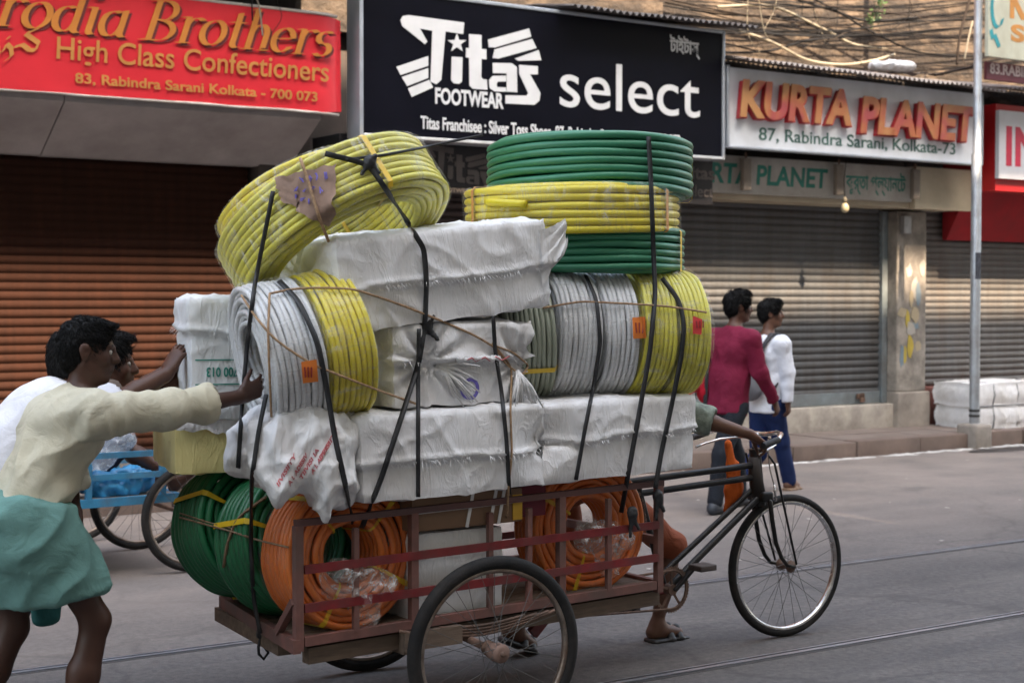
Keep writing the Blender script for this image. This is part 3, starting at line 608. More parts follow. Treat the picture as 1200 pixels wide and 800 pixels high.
raised("KURTA", 866, 996, (91, 107), (136, 150), "title_lettering"); raised("PLANET", 1007, 1142, (111, 127), (155, 168), "name_lettering")
a, b = sp(890, 160, 11.99), sp(1120, 182, 11.99)
part("address_lettering", text_mb("87, Rabindra Sarani, Kolkata-73", a.x, b.x, 3.315, 3.47, 11.994, .005, bold=.008), M("dark_green_lettering", (.06, .14, .12), .5), s3)

# lower kurta board under the canopy
s4 = thing("signboard", "dim board with green lettering hung under the kurta shop canopy", "sign", MS, (12, 12.3, 2.9))
part("panel", MB().box(9.9, 13.56, 12.36, 12.43, 2.80, 3.2), M("dusty_white_board", (.40, .38, .35), .6, var=.1, dirt=(.2, .16, .13), da=.5), s4)
gl = M("teal_green_lettering", (.012, .17, .13), .5)
part("title_lettering", text_mb("KURTA PLANET", 10.12, 12.22, 2.90, 3.12, 12.358, .006, bold=.03, shear=.08), gl, s4)
part("bengali_lettering", text_mb("কুর্তা প্ল্যানেট", 12.50, 13.46, 2.85, 3.13, 12.358, .006, bold=.02), gl, s4)
part("dot", MB().lathe([(0, 0), (.025, 0), (.025, .004), (0, .004)], 14, Matrix.Translation((12.42, 12.358, 2.98)) @ Matrix.Rotation(rad(90), 4, 'X')), M("dark_red_dot", (.2, .02, .03), .5), s4)
for i, uu in enumerate((10.93, 12.30, 13.52)):
    t = thing("lamp_bracket", ("rusty lamp bracket at the left of the green lettered board", "rusty lamp bracket between the green English and Bengali lettering", "rusty lamp bracket at the right end of the green lettered board")[i], "bracket", MS, (uu, 12.2, 3.2), group="lamp brackets under the kurta canopy")
    mb = MB(); mb.bbox(uu - .055, uu + .055, 12.24, 12.30, 2.83, 3.17, .008); part("housing", mb, M("grey_lamp_housing", (.22, .19, .16), .6, dirt=(.1, .07, .05), da=.6), t, True)
    part("arm", MB().tube([(uu, 12.27, 3.17), (uu, 12.27, 3.23)], .012), rusty, t)
bl = thing("light_bulb", "small pale bulb hanging on a wire below the kurta board", "bulb", MS, (12.3, 12.25, 2.78))
part("wire", MB().tube([(12.36, 12.22, 3.22), (12.33, 12.22, 3.0), (12.345, 12.22, 2.8)], .005, 5), black_paint, bl)
part("holder", MB().lathe([(0, 0), (.022, 0), (.024, .05), (.012, .07), (0, .07)], 12, Matrix.Translation((12.345, 12.22, 2.74))), M("bulb_holder", (.2, .17, .12), .5), bl, True)
part("glass", MB().lathe([(0, -.11), (.03, -.1), (.045, -.07), (.042, -.03), (.022, 0), (0, 0)], 14, Matrix.Translation((12.345, 12.22, 2.74))), M("frosted_bulb_glass", (.40, .34, .22), .3), bl, True)

# right edge signs
s5 = thing("signboard", "white board with a big red letter on the red shop at the right edge", "sign", MS, (15.5, 12, 3.2))
i0 = sp(1171, 150, 11.99).x; i1 = sp(1180, 150, 11.98).x
part("panel", MB().box(i0, 18.2, 11.99, 12.045, 3.10, 3.90), M("white_sign_sheet", (.62, .62, .66), .45, var=.06), s5)
part("lettering", text_mb("IN", i1, i1 + .62, 3.25, 3.72, 11.988, .006, bold=.03), M("crimson_lettering", (.52, .02, .06), .5), s5)
pole_top = sp(1150, 60, 11.6)
s6 = thing("signboard", "cream projecting sign with faded painted letters at the top right corner", "sign", MS, (15, 11.5, 4.3))
c0 = sp(1158, 66, 11.5); fcr = M("cream_painted_tin", (.60, .60, .48), .5, var=.08, dirt=(.40, .33, .2), da=.4)
part("panel", MB().bbox(c0.x, c0.x + 2.6, 11.5, 11.55, c0.z, c0.z + 1.2, .006), fcr, s6)
part("letter_k", text_mb("K", c0.x + .36, c0.x + .66, c0.z + .46, c0.z + .86, 11.497, .006, bold=.04), M("orange_painted_letter", (.62, .27, .06), .5), s6)
part("letter_s", text_mb("S", c0.x + .38, c0.x + .62, c0.z + .20, c0.z + .40, 11.497, .006, bold=.04), M("orange_small_letter", (.62, .27, .06), .5), s6)
part("teal_stroke", nib_mb([arc(.15, .55, .1, .22, 30, 330, 10), [(.1, .25), (.18, .12)], [(.04, .3), (.07, .2)], arc(.8, .3, .14, .1, 180, 360, 8)], lambda a, b, d: (c0.x + a, 11.497 - d, c0.z + b), (.05, .03), .003), M("teal_painted_stroke", (.03, .30, .34), .5), s6)
c1 = sp(1156, 93, 11.62)
s7 = thing("signboard", "maroon board with the number 83 hung below the cream sign at right", "sign", MS, (15, 11.6, 4.1))
part("panel", MB().bbox(c1.x, c1.x + 2.6, 11.62, 11.66, c1.z, c0.z - .03, .006), M("maroon_board", (.13, .025, .04), .5, var=.1), s7)
part("lettering", text_mb("83.RABINDRA SARANI", c1.x + .06, c1.x + 1.75, c1.z + .07, c1.z + .19, 11.617, .006, bold=.02), M("pink_white_lettering", (.66, .55, .55), .5), s7)

# ------------------------------------------------------------------ pole, cables, twigs
galv = M("galvanised_pole_paint", (.40, .43, .46), .45, .5, var=.2, vs=4, stretch=(3, 3, .6), dirt=(.15, .12, .10), da=.6, ds=3)
pg = ground_pt = MS.inverted() @ Vector((5.285, 17.45, 0)); pu, pv = pg.x, pg.y - .16
pu = sp(1143, 350, pv).x
pl = thing("street_pole", "tall grey steel street pole standing on the kerb at right", "pole", MS, (pu, pv, 0))
part("shaft", MB().tube([(pu, pv, .0), (pu, pv, 3.3), (pu + .004, pv, 3.32), (pu + .01, pv, 9)], .056, 20, rf=lambda t: 1 if t < .5 else .8), galv, pl, 'auto')
part("concrete_foot", MB().bbox(pu - .14, pu + .14, pv - .14, pv + .14, -.02, .27, .03), concrete, pl, True)
mb = MB()
for z in (.36, .42): mb.lathe([(.057, -.015), (.061, -.012), (.061, .012), (.057, .015)], 20, Matrix.Translation((pu, pv, z)))
part("foot_collar", mb, M("black_tape", (.03, .03, .03), .6), pl, True)
part("paper_scrap", MB().grid(8, 6, lambda a, b: (pu + .0575 * math.cos(rad(215 + 80 * a)), pv + .0575 * math.sin(rad(215 + 80 * a)), 1.9 + .3 * b)), M("dark_torn_bill", (.05, .055, .07), .7, var=.6, vs=30), pl, True)
q = random.Random(11)
cab_m = [M("cable_dark_grey", (.014, .014, .016), .8, spec=.2), M("cable_brown", (.030, .022, .018), .8, spec=.2), M("cable_pale", (.24, .22, .17), .6, dirt=(.2, .15, .1), da=.5), M("cable_black", (.010, .010, .011), .8, spec=.2)]
def cable(px, v, r, mi, label, group="cables sagging across the wall above the kurta shop"):
    P = [sp(x, y, v + 0.0 * i) for i, (x, y) in enumerate(px)]; C = []
    for i in range(len(P) - 1):
        p0, p1, p2, p3 = P[max(i - 1, 0)], P[i], P[i + 1], P[min(i + 2, len(P) - 1)]
        for t in [j / 10 for j in range(10)]:
            C.append(.5 * ((2 * p1) + (p2 - p0) * t + (2 * p0 - 5 * p1 + 4 * p2 - p3) * t * t + (3 * p1 - p0 - 3 * p2 + p3) * t ** 3))
    C.append(P[-1]); C = [c + Vector((0, .03 * nz(c.x * 1.1, r * 90, mi), 0)) for c in C]
    return top("cable", MB().tube(C, r, 7), cab_m[mi], label, "cable", MS, tuple(C[0]), True, group)
cable([(842, 8), (905, 8), (960, 32), (1000, 52), (1040, 58)], 13.1, .016, 2, "pale conduit running down from the upper left to the middle of the plaster wall")
cable([(868, 36), (905, 50), (945, 70), (985, 76), (1020, 72), (1048, 64)], 12.9, .017, 2, "pale conduit sagging low just above the kurta shop roof")
cable([(850, 62), (900, 60), (945, 48), (990, 44)], 13.0, .014, 0, "dark grey cable rising from behind the black sign's right end")
cable([(920, -4), (980, 14), (1020, 25), (1080, 20)], 13.15, .014, 0, "dark grey cable drooping near the vine at the top")
cable([(945, -6), (985, 16), (1030, 42), (1080, 62), (1145, 66)], 13.05, .012, 3, "black cable slanting down across the wall to the pole")
cable([(1095, 88), (1125, 82), (1146, 77)], 11.9, .016, 1, "brown stick like conduit reaching the pole from the roof")
cable([(1122, 76), (1126, 40), (1138, -4)], 12.6, .016, 1, "brown cable rising steeply just left of the pole")
cable([(1130, 70), (1135, 45), (1140, 25)], 12.5, .010, 2, "pale thin cable rising beside the pole")
cable([(300, -5), (305, 14), (308, 42)], 11.9, .007, 2, "pale wire hanging down over the red sign", None)
cable([(296, -5), (297, 24)], 11.9, .006, 0, "short grey wire end hanging over the red sign", None)
cable([(322, -5), (330, 20), (318, 40)], 11.88, .003, 1, "thin curled brown wire over the red sign", None)
for i in range(28):
    y0 = q.uniform(-30, 58); y1 = y0 + q.uniform(-34, 58); sg = q.uniform(4, 26); x0, x1 = q.uniform(760, 830), q.uniform(1210, 1290); a_ = q.uniform(.25, .75); v_ = q.uniform(12.75, 13.24)
    n_ = 6; P_ = [(x0 + (x1 - x0) * k / n_, min(y0 + (y1 - y0) * k / n_ + sg * math.sin(math.pi * (k / n_) ** (1.4 - a_)) + q.uniform(-2.5, 2.5), 70 + (x0 + (x1 - x0) * k / n_ - 850) * .12)) for k in range(n_ + 1)]
    cable(P_, v_, q.choice((.003, .004, .006, .009)), q.choice((0, 3, 1, 3)), "thin dusty cable in the tangle across the plaster wall above the kurta shop", "thin cables in the tangle on the wall")
for i in range(10):
    x = q.uniform(860, 1130); y = q.uniform(-10, 20)
    cable([(x, -12), (x + q.uniform(-8, 8), y + 20), (x + q.uniform(-25, 25), y + q.uniform(35, 60))], q.uniform(12.8, 13.2), .004, q.choice((0, 3, 2)), "loose wire end dangling in the cable tangle above the kurta shop", "loose wire ends in the tangle")
tw = MB()
for i in range(45):
    u = q.uniform(9.6, 16.2); v = q.uniform(12.6, 13.26); z = 4.42 + abs(q.gauss(0, .22)) ; 
    a = q.uniform(-.6, .6) if q.random() < .75 else q.uniform(-1.5, 1.5); l = q.uniform(.1, .5); p = Vector((u, v, z)); d = Vector((math.cos(a), q.uniform(-.3, .3), math.sin(a)))
    m_ = p + d * l * .5 + Vector((0, 0, q.uniform(-.05, .05))); tw.mi = q.randrange(2); tw.tube([p, m_, p + d * l], q.uniform(.002, .005), 4)
top("twigs", tw, [M("dry_twig", (.07, .05, .035), .9), M("dark_twig", (.025, .02, .018), .9)], "dry twigs and wire scraps littering the ledge above the roofs", None, MS, (12, 12.9, 4.4), kind="stuff")
vn = thing("hanging_vine", "green leafy vine hanging on the wall at the top edge", "vine", MS, (13.8, 13.2, 4.7))
vt = sp(1036, -12, 13.15); vb = sp(1022, 26, 13.12); part("stem", MB().tube([vt, (vt + vb) / 2 + Vector((.05, 0, 0)), vb], .006, 5), M("vine_stem", (.08, .07, .03), .8), vn)
lf_ = MB()
for i in range(150):
    t = q.random(); c = vt.lerp(vb, t) + Vector((q.gauss(0, .045), q.gauss(0, .03), q.gauss(0, .03))); a = q.uniform(0, 6.28); s = q.uniform(.018, .04); d1 = Vector((math.cos(a), q.uniform(-.5, .5), -abs(math.sin(a)))).normalized(); d2 = d1.cross(Vector((q.uniform(-.3, .3), -1, q.uniform(-.4, .4)))).normalized()
    lf_.add([c, c + d1 * s * .5 + d2 * s * .4, c + d1 * s * 1.2, c + d1 * s * .5 - d2 * s * .4], [(0, 1, 2, 3)])
part("leaves", lf_, M("vine_leaf", (.06, .13, .03), .5, var=.5, vs=12), vn)
# crumpled plastic on the tin roof
pc = [ell((.22, 0, .02), (.30, .15, .035)), ell((.40, .04, .03), (.20, .12, .04)), ell((.08, -.03, .03), (.16, .12, .035))]
pa = sp(1024, 93, 12.15)
top("plastic_sheet", sdf_mb(pc, .014, lambda v, n: .03 * ridged(v[0] * 9, v[1] * 14, v[2] * 12)), M("white_plastic_sheet", (.75, .75, .77), .4, var=.1), "crumpled white plastic sheet lying on the kurta shop roof", "plastic sheet", MS @ Matrix.Translation((pa.x, 12.1, 4.25)), (0, 0, 0), True, R=Matrix.Rotation(rad(-3), 3, 'Y'))
q = random.Random(4)
for i in range(5):
    uu = q.uniform(13.0, 14.3); mb = MB(); mb.add(*(lambda vs: (vs, [(0, 1, 4, 3), (1, 2, 5, 4)]))([(uu + a * .13 + q.uniform(-.02, .02), 12.15 + b * .2 + i * .13, 4.24 + i * .03 + q.uniform(0, .06)) for b in (0, 1) for a in (0, 1, 2)]))
    top("roof_litter", mb, pave_m if i % 2 else soffit_m, "flat scrap of sheet lying among cables on the kurta shop roof", "litter", MS, (uu, 12.3, 4.2), group="scraps on the kurta shop roof")
# ------------------------------------------------------------------ wheels
tyre_m = M("dusty_tyre_rubber", (.013, .0125, .0125), .8, var=.3, vs=20, bump=.5, bs=130, spec=.25, dirt=(.06, .05, .042), da=.35, ds=8)
spoke_m = M("dull_spoke_steel", (.13, .125, .12), .45, .6, var=.2)
rust_rim = M("rust_stained_rim", (.30, .25, .21), .4, .8, var=.3, vs=20, dirt=(.14, .08, .05), da=.8, ds=7)
def wheel(root, c, R=.355, tr=.025, axis=Matrix.Identity(3), nsp=32, hub_w=.05, label=None, name="wheel", hubs=rusty, rimm=chrome):
    """tyre mesh with rim, hub and spokes under it; c and axis in the frame of the root (wheel axis = local z)"""
    Mx = Matrix.Translation(c) @ axis.to_4x4()
    t = MB(); pr = [(R - tr + tr * math.cos(a), tr * .95 * math.sin(a)) for a in [2 * math.pi * k / 14 for k in range(14)]]
    t.lathe(pr, 72, Mx, True)
    w = part(name, t, tyre_m, root, True, label)
    r = MB(); r.lathe([(R - 2 * tr + .006, -.014), (R - 2 * tr + .002, -.017), (R - 2 * tr - .008, -.013), (R - 2 * tr - .012, 0), (R - 2 * tr - .008, .013), (R - 2 * tr + .002, .017), (R - 2 * tr + .006, .014)], 72, Mx)
    part("rim", r, rimm, w, True)
    h = MB(); h.lathe([(0, -hub_w - .02), (.010, -hub_w - .02), (.012, -hub_w), (.03, -hub_w + .004), (.03, -hub_w + .01), (.018, -hub_w + .014), (.018, hub_w - .014), (.03, hub_w - .01), (.03, hub_w - .004), (.012, hub_w), (.010, hub_w + .02), (0, hub_w + .02)], 20, Mx)
    part("hub", h, hubs, w, True)
    base = None; Ri = R - 2 * tr - .008
    for k in range(nsp):
        a = 2 * math.pi * k / nsp; s = 1 if k % 2 else -1; x = a + (1 if (k // 2) % 2 else -1) * 1.15
        p0 = Vector((.028 * math.cos(x), .028 * math.sin(x), s * (hub_w - .006))); p1 = Vector((Ri * math.cos(a), Ri * math.sin(a), 0))
        m = MB(); m.tube([Mx @ p0, Mx @ p1], .0013, 5); part("spoke", m, spoke_m, w)
    return w
YAX = Matrix.Rotation(rad(90), 3, 'X')

# ------------------------------------------------------------------ the loaded cargo tricycle
post_m = M("faded_pink_brown_paint", (.165, .070, .056), .65, var=.25, vs=14, bump=.2, bs=60, dirt=(.09, .06, .05), da=.7, ds=6)
redp = M("chipped_red_paint", (.17, .010, .012), .5, var=.3, vs=14, dirt=(.10, .04, .035), da=.7, ds=8)
wood = M("worn_grey_wood", (.17, .12, .085), .85, var=.35, vs=5, stretch=(1, 8, 8), bump=.5, bs=20, dirt=(.07, .05, .04), da=.6)
ct = thing("cargo_tricycle", "overloaded black cargo tricycle with a red and brown railed box", "cargo tricycle", MC, (0, 0, 0))
tilt = lambda x: .425 + .0135 * (x + .79)
def P3(x, y, h): return (x, y, tilt(x) + h)
for y in (-.6, .6):
    wheel(ct, (-.09 if y < 0 else .10, -.68 if y < 0 else y, .358), R=.358, axis=Matrix.Rotation(rad(-8), 3, 'Z') @ YAX, hub_w=.06, tr=.027, rimm=rust_rim, label="near rear wheel with a rusty hub" if y < 0 else None)
fa = Matrix.Rotation(rad(-6), 3, 'Z') @ YAX
FW = (2.15, 0, .355); wheel(ct, FW, axis=fa, tr=.020, hub_w=.045, label="front wheel")
part("axle", MB().tube([(-.098, -.74, .356), (.108, .66, .356)], .016, 10), rusty, ct, 'auto')
mb = MB(); mb.lathe([(0, -.055), (.03, -.05), (.036, -.02), (.036, .02), (.028, .03), (0, .03)], 16, Matrix.Translation((-.095, -.715, .357)) @ Matrix.Rotation(rad(90), 4, 'X')); part("axle_cap", mb, M("rusty_brown_hub_cap", (.20, .12, .09), .75, dirt=(.08, .05, .04), da=.6), ct, True)
for y in (-.47, .47):
    mb = MB()
    for i in range(4): mb.tube([(x, y, .37 + .012 * i + .06 * (abs(x) / .38) ** 1.6 * (1 - i * .1)) for x in [(-.38 + .12 * i * .5) + (.76 - .12 * i) * j / 10 for j in range(11)]], .007, 6)
    part("leaf_spring", mb, rusty, ct, True)
mb = MB()
for y in (-.40, .40): mb.bar(P3(-.74 if y < 0 else -.62, y, -.05), P3(.95, y, -.05), .05, .06)
part("chassis_beams", mb, wood, ct)
part("cross_beam", MB().bar(P3(-.745, -.25, -.05), P3(-.672, .47, -.05), .06, .055), wood, ct)
part("cross_beam", MB().bar((-.33, -.46, .36), (-.33, .46, .36), .05, .05), wood, ct)
part("cross_beam", MB().bar((-.36, -.455, .385), (-.10, -.455, .385), .045, .07), wood, ct)
mb = MB()
for i in range(9): y = -.43 + .097 * i; mb.bar(P3(-.775 + .14 * (i / 8), y + .045, .005), P3(.94, y + .045, .005), .092, .022)
part("floor_boards", mb, wood, ct)
H = .425
for s, y in ((-1, -.44), (1, .44)):
    for x in (-.79 if s < 0 else -.66, -.30, .405, .93): part("post", MB().bar(P3(x, y, -.02), P3(x, y, H + .01), .031, .031), post_m, ct)
    for x in (-.555, .05, .24, .65): part("thin_post", MB().bar(P3(x, y + .006 * s, .02), P3(x, y + .006 * s, H - .02), .021, .021), post_m, ct)
    part("bottom_rail", MB().bar(P3(-.77 if s < 0 else -.64, y, .012), P3(.91, y, .012), .030, .034), post_m, ct)
    part("top_rail", MB().bar(P3(-.80 if s < 0 else -.67, y, H + .02), P3(.95, y, H + .02), .030, .024), M("dark_brown_paint", (.10, .04, .035), .6, dirt=(.05, .03, .03), da=.6), ct)
    for h in (.135, .275): part("side_rail", MB().bar(P3(-.77 if s < 0 else -.64, y - .012, h), P3(.92, y - .012, h - .005), .012, .032), redp, ct)
for h in (.012, .2): part("front_rail", MB().bar(P3(.935, -.42, h), P3(.935, .42, h), .03, .034), post_m, ct)
part("rear_sill", MB().bar(P3(-.805, -.46, .0), P3(-.672, .46, .0), .03, .05), post_m, ct)
part("brace", MB().bar(P3(-.80, -.43, .16), P3(-.79, -.28, .02), .026, .026), post_m, ct)
# bicycle half
FT = .017
bb = Vector((1.35, 0, .33)); head_t = Vector((1.93, 0, .95)); head_b = Vector((1.965, 0, .70))
mb = MB()
part("top_tube", MB().tube([(.93, 0, .835), (1.94, 0, .87)], .016, 10), black_paint, ct, 'auto')
part("top_tube", MB().tube([(.93, 0, .775), (1.945, 0, .81)], .016, 10), black_paint, ct, 'auto')
part("down_tube", MB().tube([bb + Vector((0, -.022, 0)), head_b + Vector((-.005, -.012, .02))], .017, 10), black_paint, ct, 'auto')
part("down_tube", MB().tube([bb + Vector((-.02, .03, .04)), head_b + Vector((-.015, .014, .06))], .014, 10), black_paint, ct, 'auto')
part("head_tube", MB().tube([head_b - Vector((-.003, 0, .03)), head_t], .029, 12), black_paint, ct, 'auto')
part("chain_stay", MB().bar(bb, (.3, 0, .36), .03, .05), redp, ct)
part("rear_stay", MB().bar((.62, .05, .20), (.86, .05, .42), .03, .05), redp, ct)
part("seat_tube", MB().tube([bb, (1.18, 0, .84)], .016, 10), black_paint, ct, 'auto')
for s in (-1, 1):
    f = MB(); y = .058 * s; hubp = Vector((2.15, y, .355))
    f.tube([(1.972, y * .5, .72), (1.98, y, .69), (1.995, y, .60), (2.02, y, .49), (2.06, y, .41), (2.10, y, .368), tuple(hubp)], .0135, 10, rf=lambda t: 1 - .35 * t)
    part("fork_blade", f, black_paint, ct, True)
    part("fork_stay", MB().tube([(1.95, y * 1.35, .92), (1.975, y * 1.6, .88), (2.15, y * 1.25, .37)], .006, 7), black_paint, ct, True)
part("head_cover", MB().tube([head_b + Vector((-.004, 0, .0)), head_b.lerp(head_t, .5) + Vector((-.012, 0, 0)), head_t - Vector((0, 0, .04))], .038, 12, rf=lambda t: 1 - .25 * t), M("dark_brown_rubber_sleeve", (.03, .022, .018), .7), ct, True)
part("fork_crown", MB().bbox(1.935, 2.005, -.06, .06, .69, .74, .012), black_paint, ct, True)
part("brake_caliper", MB().tube([(2.02, -.045, .77), (2.03, -.045, .71), (2.05, -.03, .69), (2.05, .03, .69), (2.03, .045, .71), (2.02, .045, .77)], .006, 7), chrome, ct, True)
part("brake_rod", MB().tube([(1.99, -.03, .97), (2.0, -.035, .85), (2.02, -.045, .77)], .004, 6), chrome, ct)
part("stem", MB().tube([head_t, (1.925, 0, 1.01), (1.96, 0, 1.02)], .013, 10), chrome, ct, True)
def hb(s): return [(1.955, 0, 1.02), (1.96, .05 * s, 1.022), (1.955, .12 * s, 1.035), (1.91, .20 * s, 1.035), (1.84, .245 * s, 1.015), (1.75, .25 * s, .995)]
mb = MB(); mb.tube(hb(-1)[::-1] + hb(1)[1:], .0115, 10); part("handlebar", mb, chrome, ct, True)
for s in (-1, 1):
    part("grip", MB().tube([(1.845, .2445 * s, 1.0155), (1.74, .2505 * s, .993)], .0165, 10), dark, ct, 'auto')
    part("brake_lever", MB().tube([(1.965, .06 * s, 1.0), (1.945, .13 * s, .995), (1.88, .19 * s, .985), (1.80, .215 * s, .965), (1.745, .218 * s, .95)], .006, 8), chrome, ct, True)
ch = MB(); cr = Matrix.Translation((1.35, -.05, .33)) @ Matrix.Rotation(rad(90), 4, 'X')
ch.lathe([(.090, -.002), (.104, -.002), (.104, .002), (.090, .002)], 40, cr, True)
for k in range(44):
    a = 2 * math.pi * k / 44; c = cr @ Vector((.106 * math.cos(a), .106 * math.sin(a), 0)); ch.box(c.x - .003, c.x + .003, c.y - .0015, c.y + .0015, c.z - .003, c.z + .003)
for k in range(5):
    a = 2 * math.pi * k / 5 + .3; ch.bar(cr @ Vector((.02 * math.cos(a), .02 * math.sin(a), .0)), cr @ Vector((.094 * math.cos(a), .094 * math.sin(a), .0)), .012, .004, (0, 1, 0))
ch.lathe([(0, -.03), (.026, -.03), (.026, .012), (0, .012)], 16, cr)
part("chainring", ch, rusty, ct, 'auto')
ca = rad(38)
for s in (1, -1):
    e = Vector((1.35 + s * .165 * math.cos(ca), -.075 * s - .0, .33 + s * .165 * math.sin(ca)))
    c_ = part("crank", MB().bar((1.35, -.075 * s, .33), e, .012, .02, (0, 1, 0)), black_paint, ct)
    part("pedal", MB().bbox(e.x - .05, e.x + .05, e.y - .09 * s if s > 0 else e.y, e.y if s > 0 else e.y + .09, e.z - .014, e.z + .014, .006), M("worn_pedal_rubber", (.06, .045, .04), .7), c_, True)
pth = []
for k in range(12): a = rad(-90 + 180 * k / 11); pth.append(cr @ Vector((.09 * math.cos(a), .09 * math.sin(a), 0)))
c0_ = (0.02, -.05, .32); pth = [(0.0, -.05, .318)] + [tuple(p) for p in pth][::1] + [(0.0, -.05, .394)]
pz = sorted(pth[1:-1], key=lambda p: p[2]); pth = [(0.0, -.05, .318)] + [tuple(p) for p in pz] + [(0.0, -.05, .394)]
part("chain", MB().tube(pth, .006, 6), rusty, ct)
part("sprocket", MB().lathe([(0, -.003), (.04, -.003), (.04, .003), (0, .003)], 24, Matrix.Translation((0, -.05, .356)) @ Matrix.Rotation(rad(90), 4, 'X')), rusty, ct)

# ------------------------------------------------------------------ coils of pipe
def rot_to(axis, spin=0):
    return Vector(axis).to_track_quat('Z', 'Y').to_matrix() @ Matrix.Rotation(spin, 3, 'Z')
def pipe(name, col, **k): return M(name, col, k.pop('rough', .38), var=k.pop('var', .10), vs=k.pop('vs', 4), bump=.06, bs=30, **k)
yel_p = pipe("yellow_pipe", (.66, .55, .018), dirt=(.55, .42, .05), da=.3); yel2_p = pipe("lemon_pipe", (.62, .57, .055), dirt=(.5, .44, .08), da=.3)
grn_p = pipe("mid_green_pipe", (.032, .20, .105), dirt=(.05, .16, .09), da=.4, rough=.42); dgr_p = pipe("deep_green_pipe", (.014, .15, .055), dirt=(.03, .09, .05), da=.35)
org_p = pipe("orange_pipe", (.70, .17, .022), dirt=(.45, .11, .03), da=.4); wht_p = pipe("white_pipe", (.62, .63, .64), dirt=(.45, .45, .44), da=.4); gry_p = pipe("grey_green_pipe", (.34, .37, .29), dirt=(.26, .27, .22), da=.4)
tie_y = M("yellow_tie_tape", (.75, .50, .02), .4); tie_o = M("orange_tie_tape", (.62, .28, .05), .5)
film_c = film("clear_wrap_film", .20, scale=26, stretch=(1, 1, .3)); film_w = film("milky_wrap_film", .22, scale=24, stretch=(1, 1, .3)); film_l = film("light_wrap_film", .07, scale=12)
def coil(name, label, c, axis, R, rp, na, nr, mat, spin=0, ties=(), tie_mat=None, wrap=None, seed=0, group="coils of plastic pipe on the cart", loose=1.0, tie_w=.022, end=None):
    """na turns side by side, nr layers deep, wound as rings that wander like hand-wound pipe"""
    Rm = rot_to(axis, spin); t = thing(name, label, "pipe coil", MC, c, R=Rm, group=group)
    mb = MB(); pit = rp * 2.02; n = 84; seg = 9; Wd = na * pit; q = random.Random(seed)
    for j in range(nr):
        for i in range(na + (j % 2) * 0):
            if 0 < j < nr - 1 and 0 < i < na - 1: continue
            r0 = R - rp - j * pit * .95; z0 = (i - (na - 1) / 2) * pit; a0 = q.uniform(0, 6.28); vs = []
            ph = q.uniform(0, 50); sl = .5 * pit * (1 if j % 2 else -1) * .5
            for k in range(n):
                a = 2 * math.pi * k / n; ca_, sa_ = math.cos(a), math.sin(a)
                rr = r0 + loose * .006 * nz(ca_ * 1.3 + ph, sa_ * 1.3, seed) + .004 * nz(ca_ * 3, sa_ * 3 + ph, seed + 9); zz = z0 + loose * .007 * nz(ca_ * 1.2, sa_ * 1.2 + ph, seed + 4) + sl * math.sin(a + seed)
                for m in range(seg):
                    b = 2 * math.pi * m / seg; vs.append(((rr + rp * math.cos(b)) * ca_, (rr + rp * math.cos(b)) * sa_, zz + rp * math.sin(b)))
            mb.add(vs, [(k * seg + m, ((k + 1) % n) * seg + m, ((k + 1) % n) * seg + (m + 1) % seg, k * seg + (m + 1) % seg) for k in range(n) for m in range(seg)])
    part("pipe_windings", mb, mat, t, True, cargo=True)
    if end is not None:
        m = MB(); m.tube([((R + rp * (.2 + .9 * min(1, k / 3))) * math.cos(end + k * .05), (R + rp * (.2 + .9 * min(1, k / 3))) * math.sin(end + k * .05), (na * .18) * pit - k * rp * .12) for k in range(10)], rp * .98, 10); part('pipe_end', m, mat, t, True)
    ri = R - 2 * rp - (nr - 1) * pit * .95; hw = Wd / 2 + .006; prof = [(R + .005, -hw + .015), (R + .005, hw - .015), (R - .012, hw), (ri + .012, hw), (ri - .004, hw - .015), (ri - .004, -hw + .015), (ri + .012, -hw), (R - .012, -hw)]
    for a in ties:
        m = MB(); w = tie_w / R / 2; k3 = 1.0
        P = [(r * 1.004, z * 1.02) for r, z in prof]; vs = []
        for s in (-1, 1):
            for r, z in P: vs.append((r * math.cos(a + s * w), r * math.sin(a + s * w), z))
        N_ = len(P); m.add(vs, [(i, (i + 1) % N_, N_ + (i + 1) % N_, N_ + i) for i in range(N_)])
        part("tie_band", m, tie_mat or tie_y, t)
    if wrap:
        m = MB(); pf = []
        for i in range(len(prof)):
            p, q2 = prof[i], prof[(i + 1) % len(prof)]
            for k in range(3): pf.append((p[0] + (q2[0] - p[0]) * k / 3, p[1] + (q2[1] - p[1]) * k / 3))
        nn = 96; M_ = len(pf); vs = []
        for k in range(nn):
            a = 2 * math.pi * k / nn
            for x, (r, z) in enumerate(pf):
                d = .004 + .005 * nz(math.cos(a) * 9 + z * 12, math.sin(a) * 9, r * 14 + seed); vs.append(((r + (d if x < M_ * .4 else -d * .2)) * math.cos(a), (r + (d if x < M_ * .4 else 0)) * math.sin(a), z * 1.02))
        m.add(vs, [(k * M_ + i, ((k + 1) % nn) * M_ + i, ((k + 1) % nn) * M_ + (i + 1) % M_, k * M_ + (i + 1) % M_) for k in range(nn) for i in range(M_)])
        part("film_wrap", m, wrap, t, True, cargo=True)
    return t
A_ax = Vector((-.27, .50, .82))
# stack of three big flat coils
coil("pipe_coil", "big green pipe coil at the very top, with two yellow ties", (.90, 0, 2.245), (.03, .03, 1), .46, .0172, 7, 4, grn_p, ties=(rad(-165), rad(-62)), seed=1)
coil("pipe_coil", "big yellow pipe coil wrapped in film, between two green coils", (.80, 0, 2.062), (-.02, .0, 1), .475, .0165, 6, 4, yel_p, ties=(rad(-100), rad(20)), tie_mat=tie_o, wrap=film_c, seed=2, end=rad(-86))
coil("pipe_coil", "big green pipe coil under the yellow one, lowest of the flat stack", (.86, 0, 1.885), (.0, .0, 1), .455, .0152, 6, 4, grn_p, ties=(rad(-45), rad(120)), seed=3)
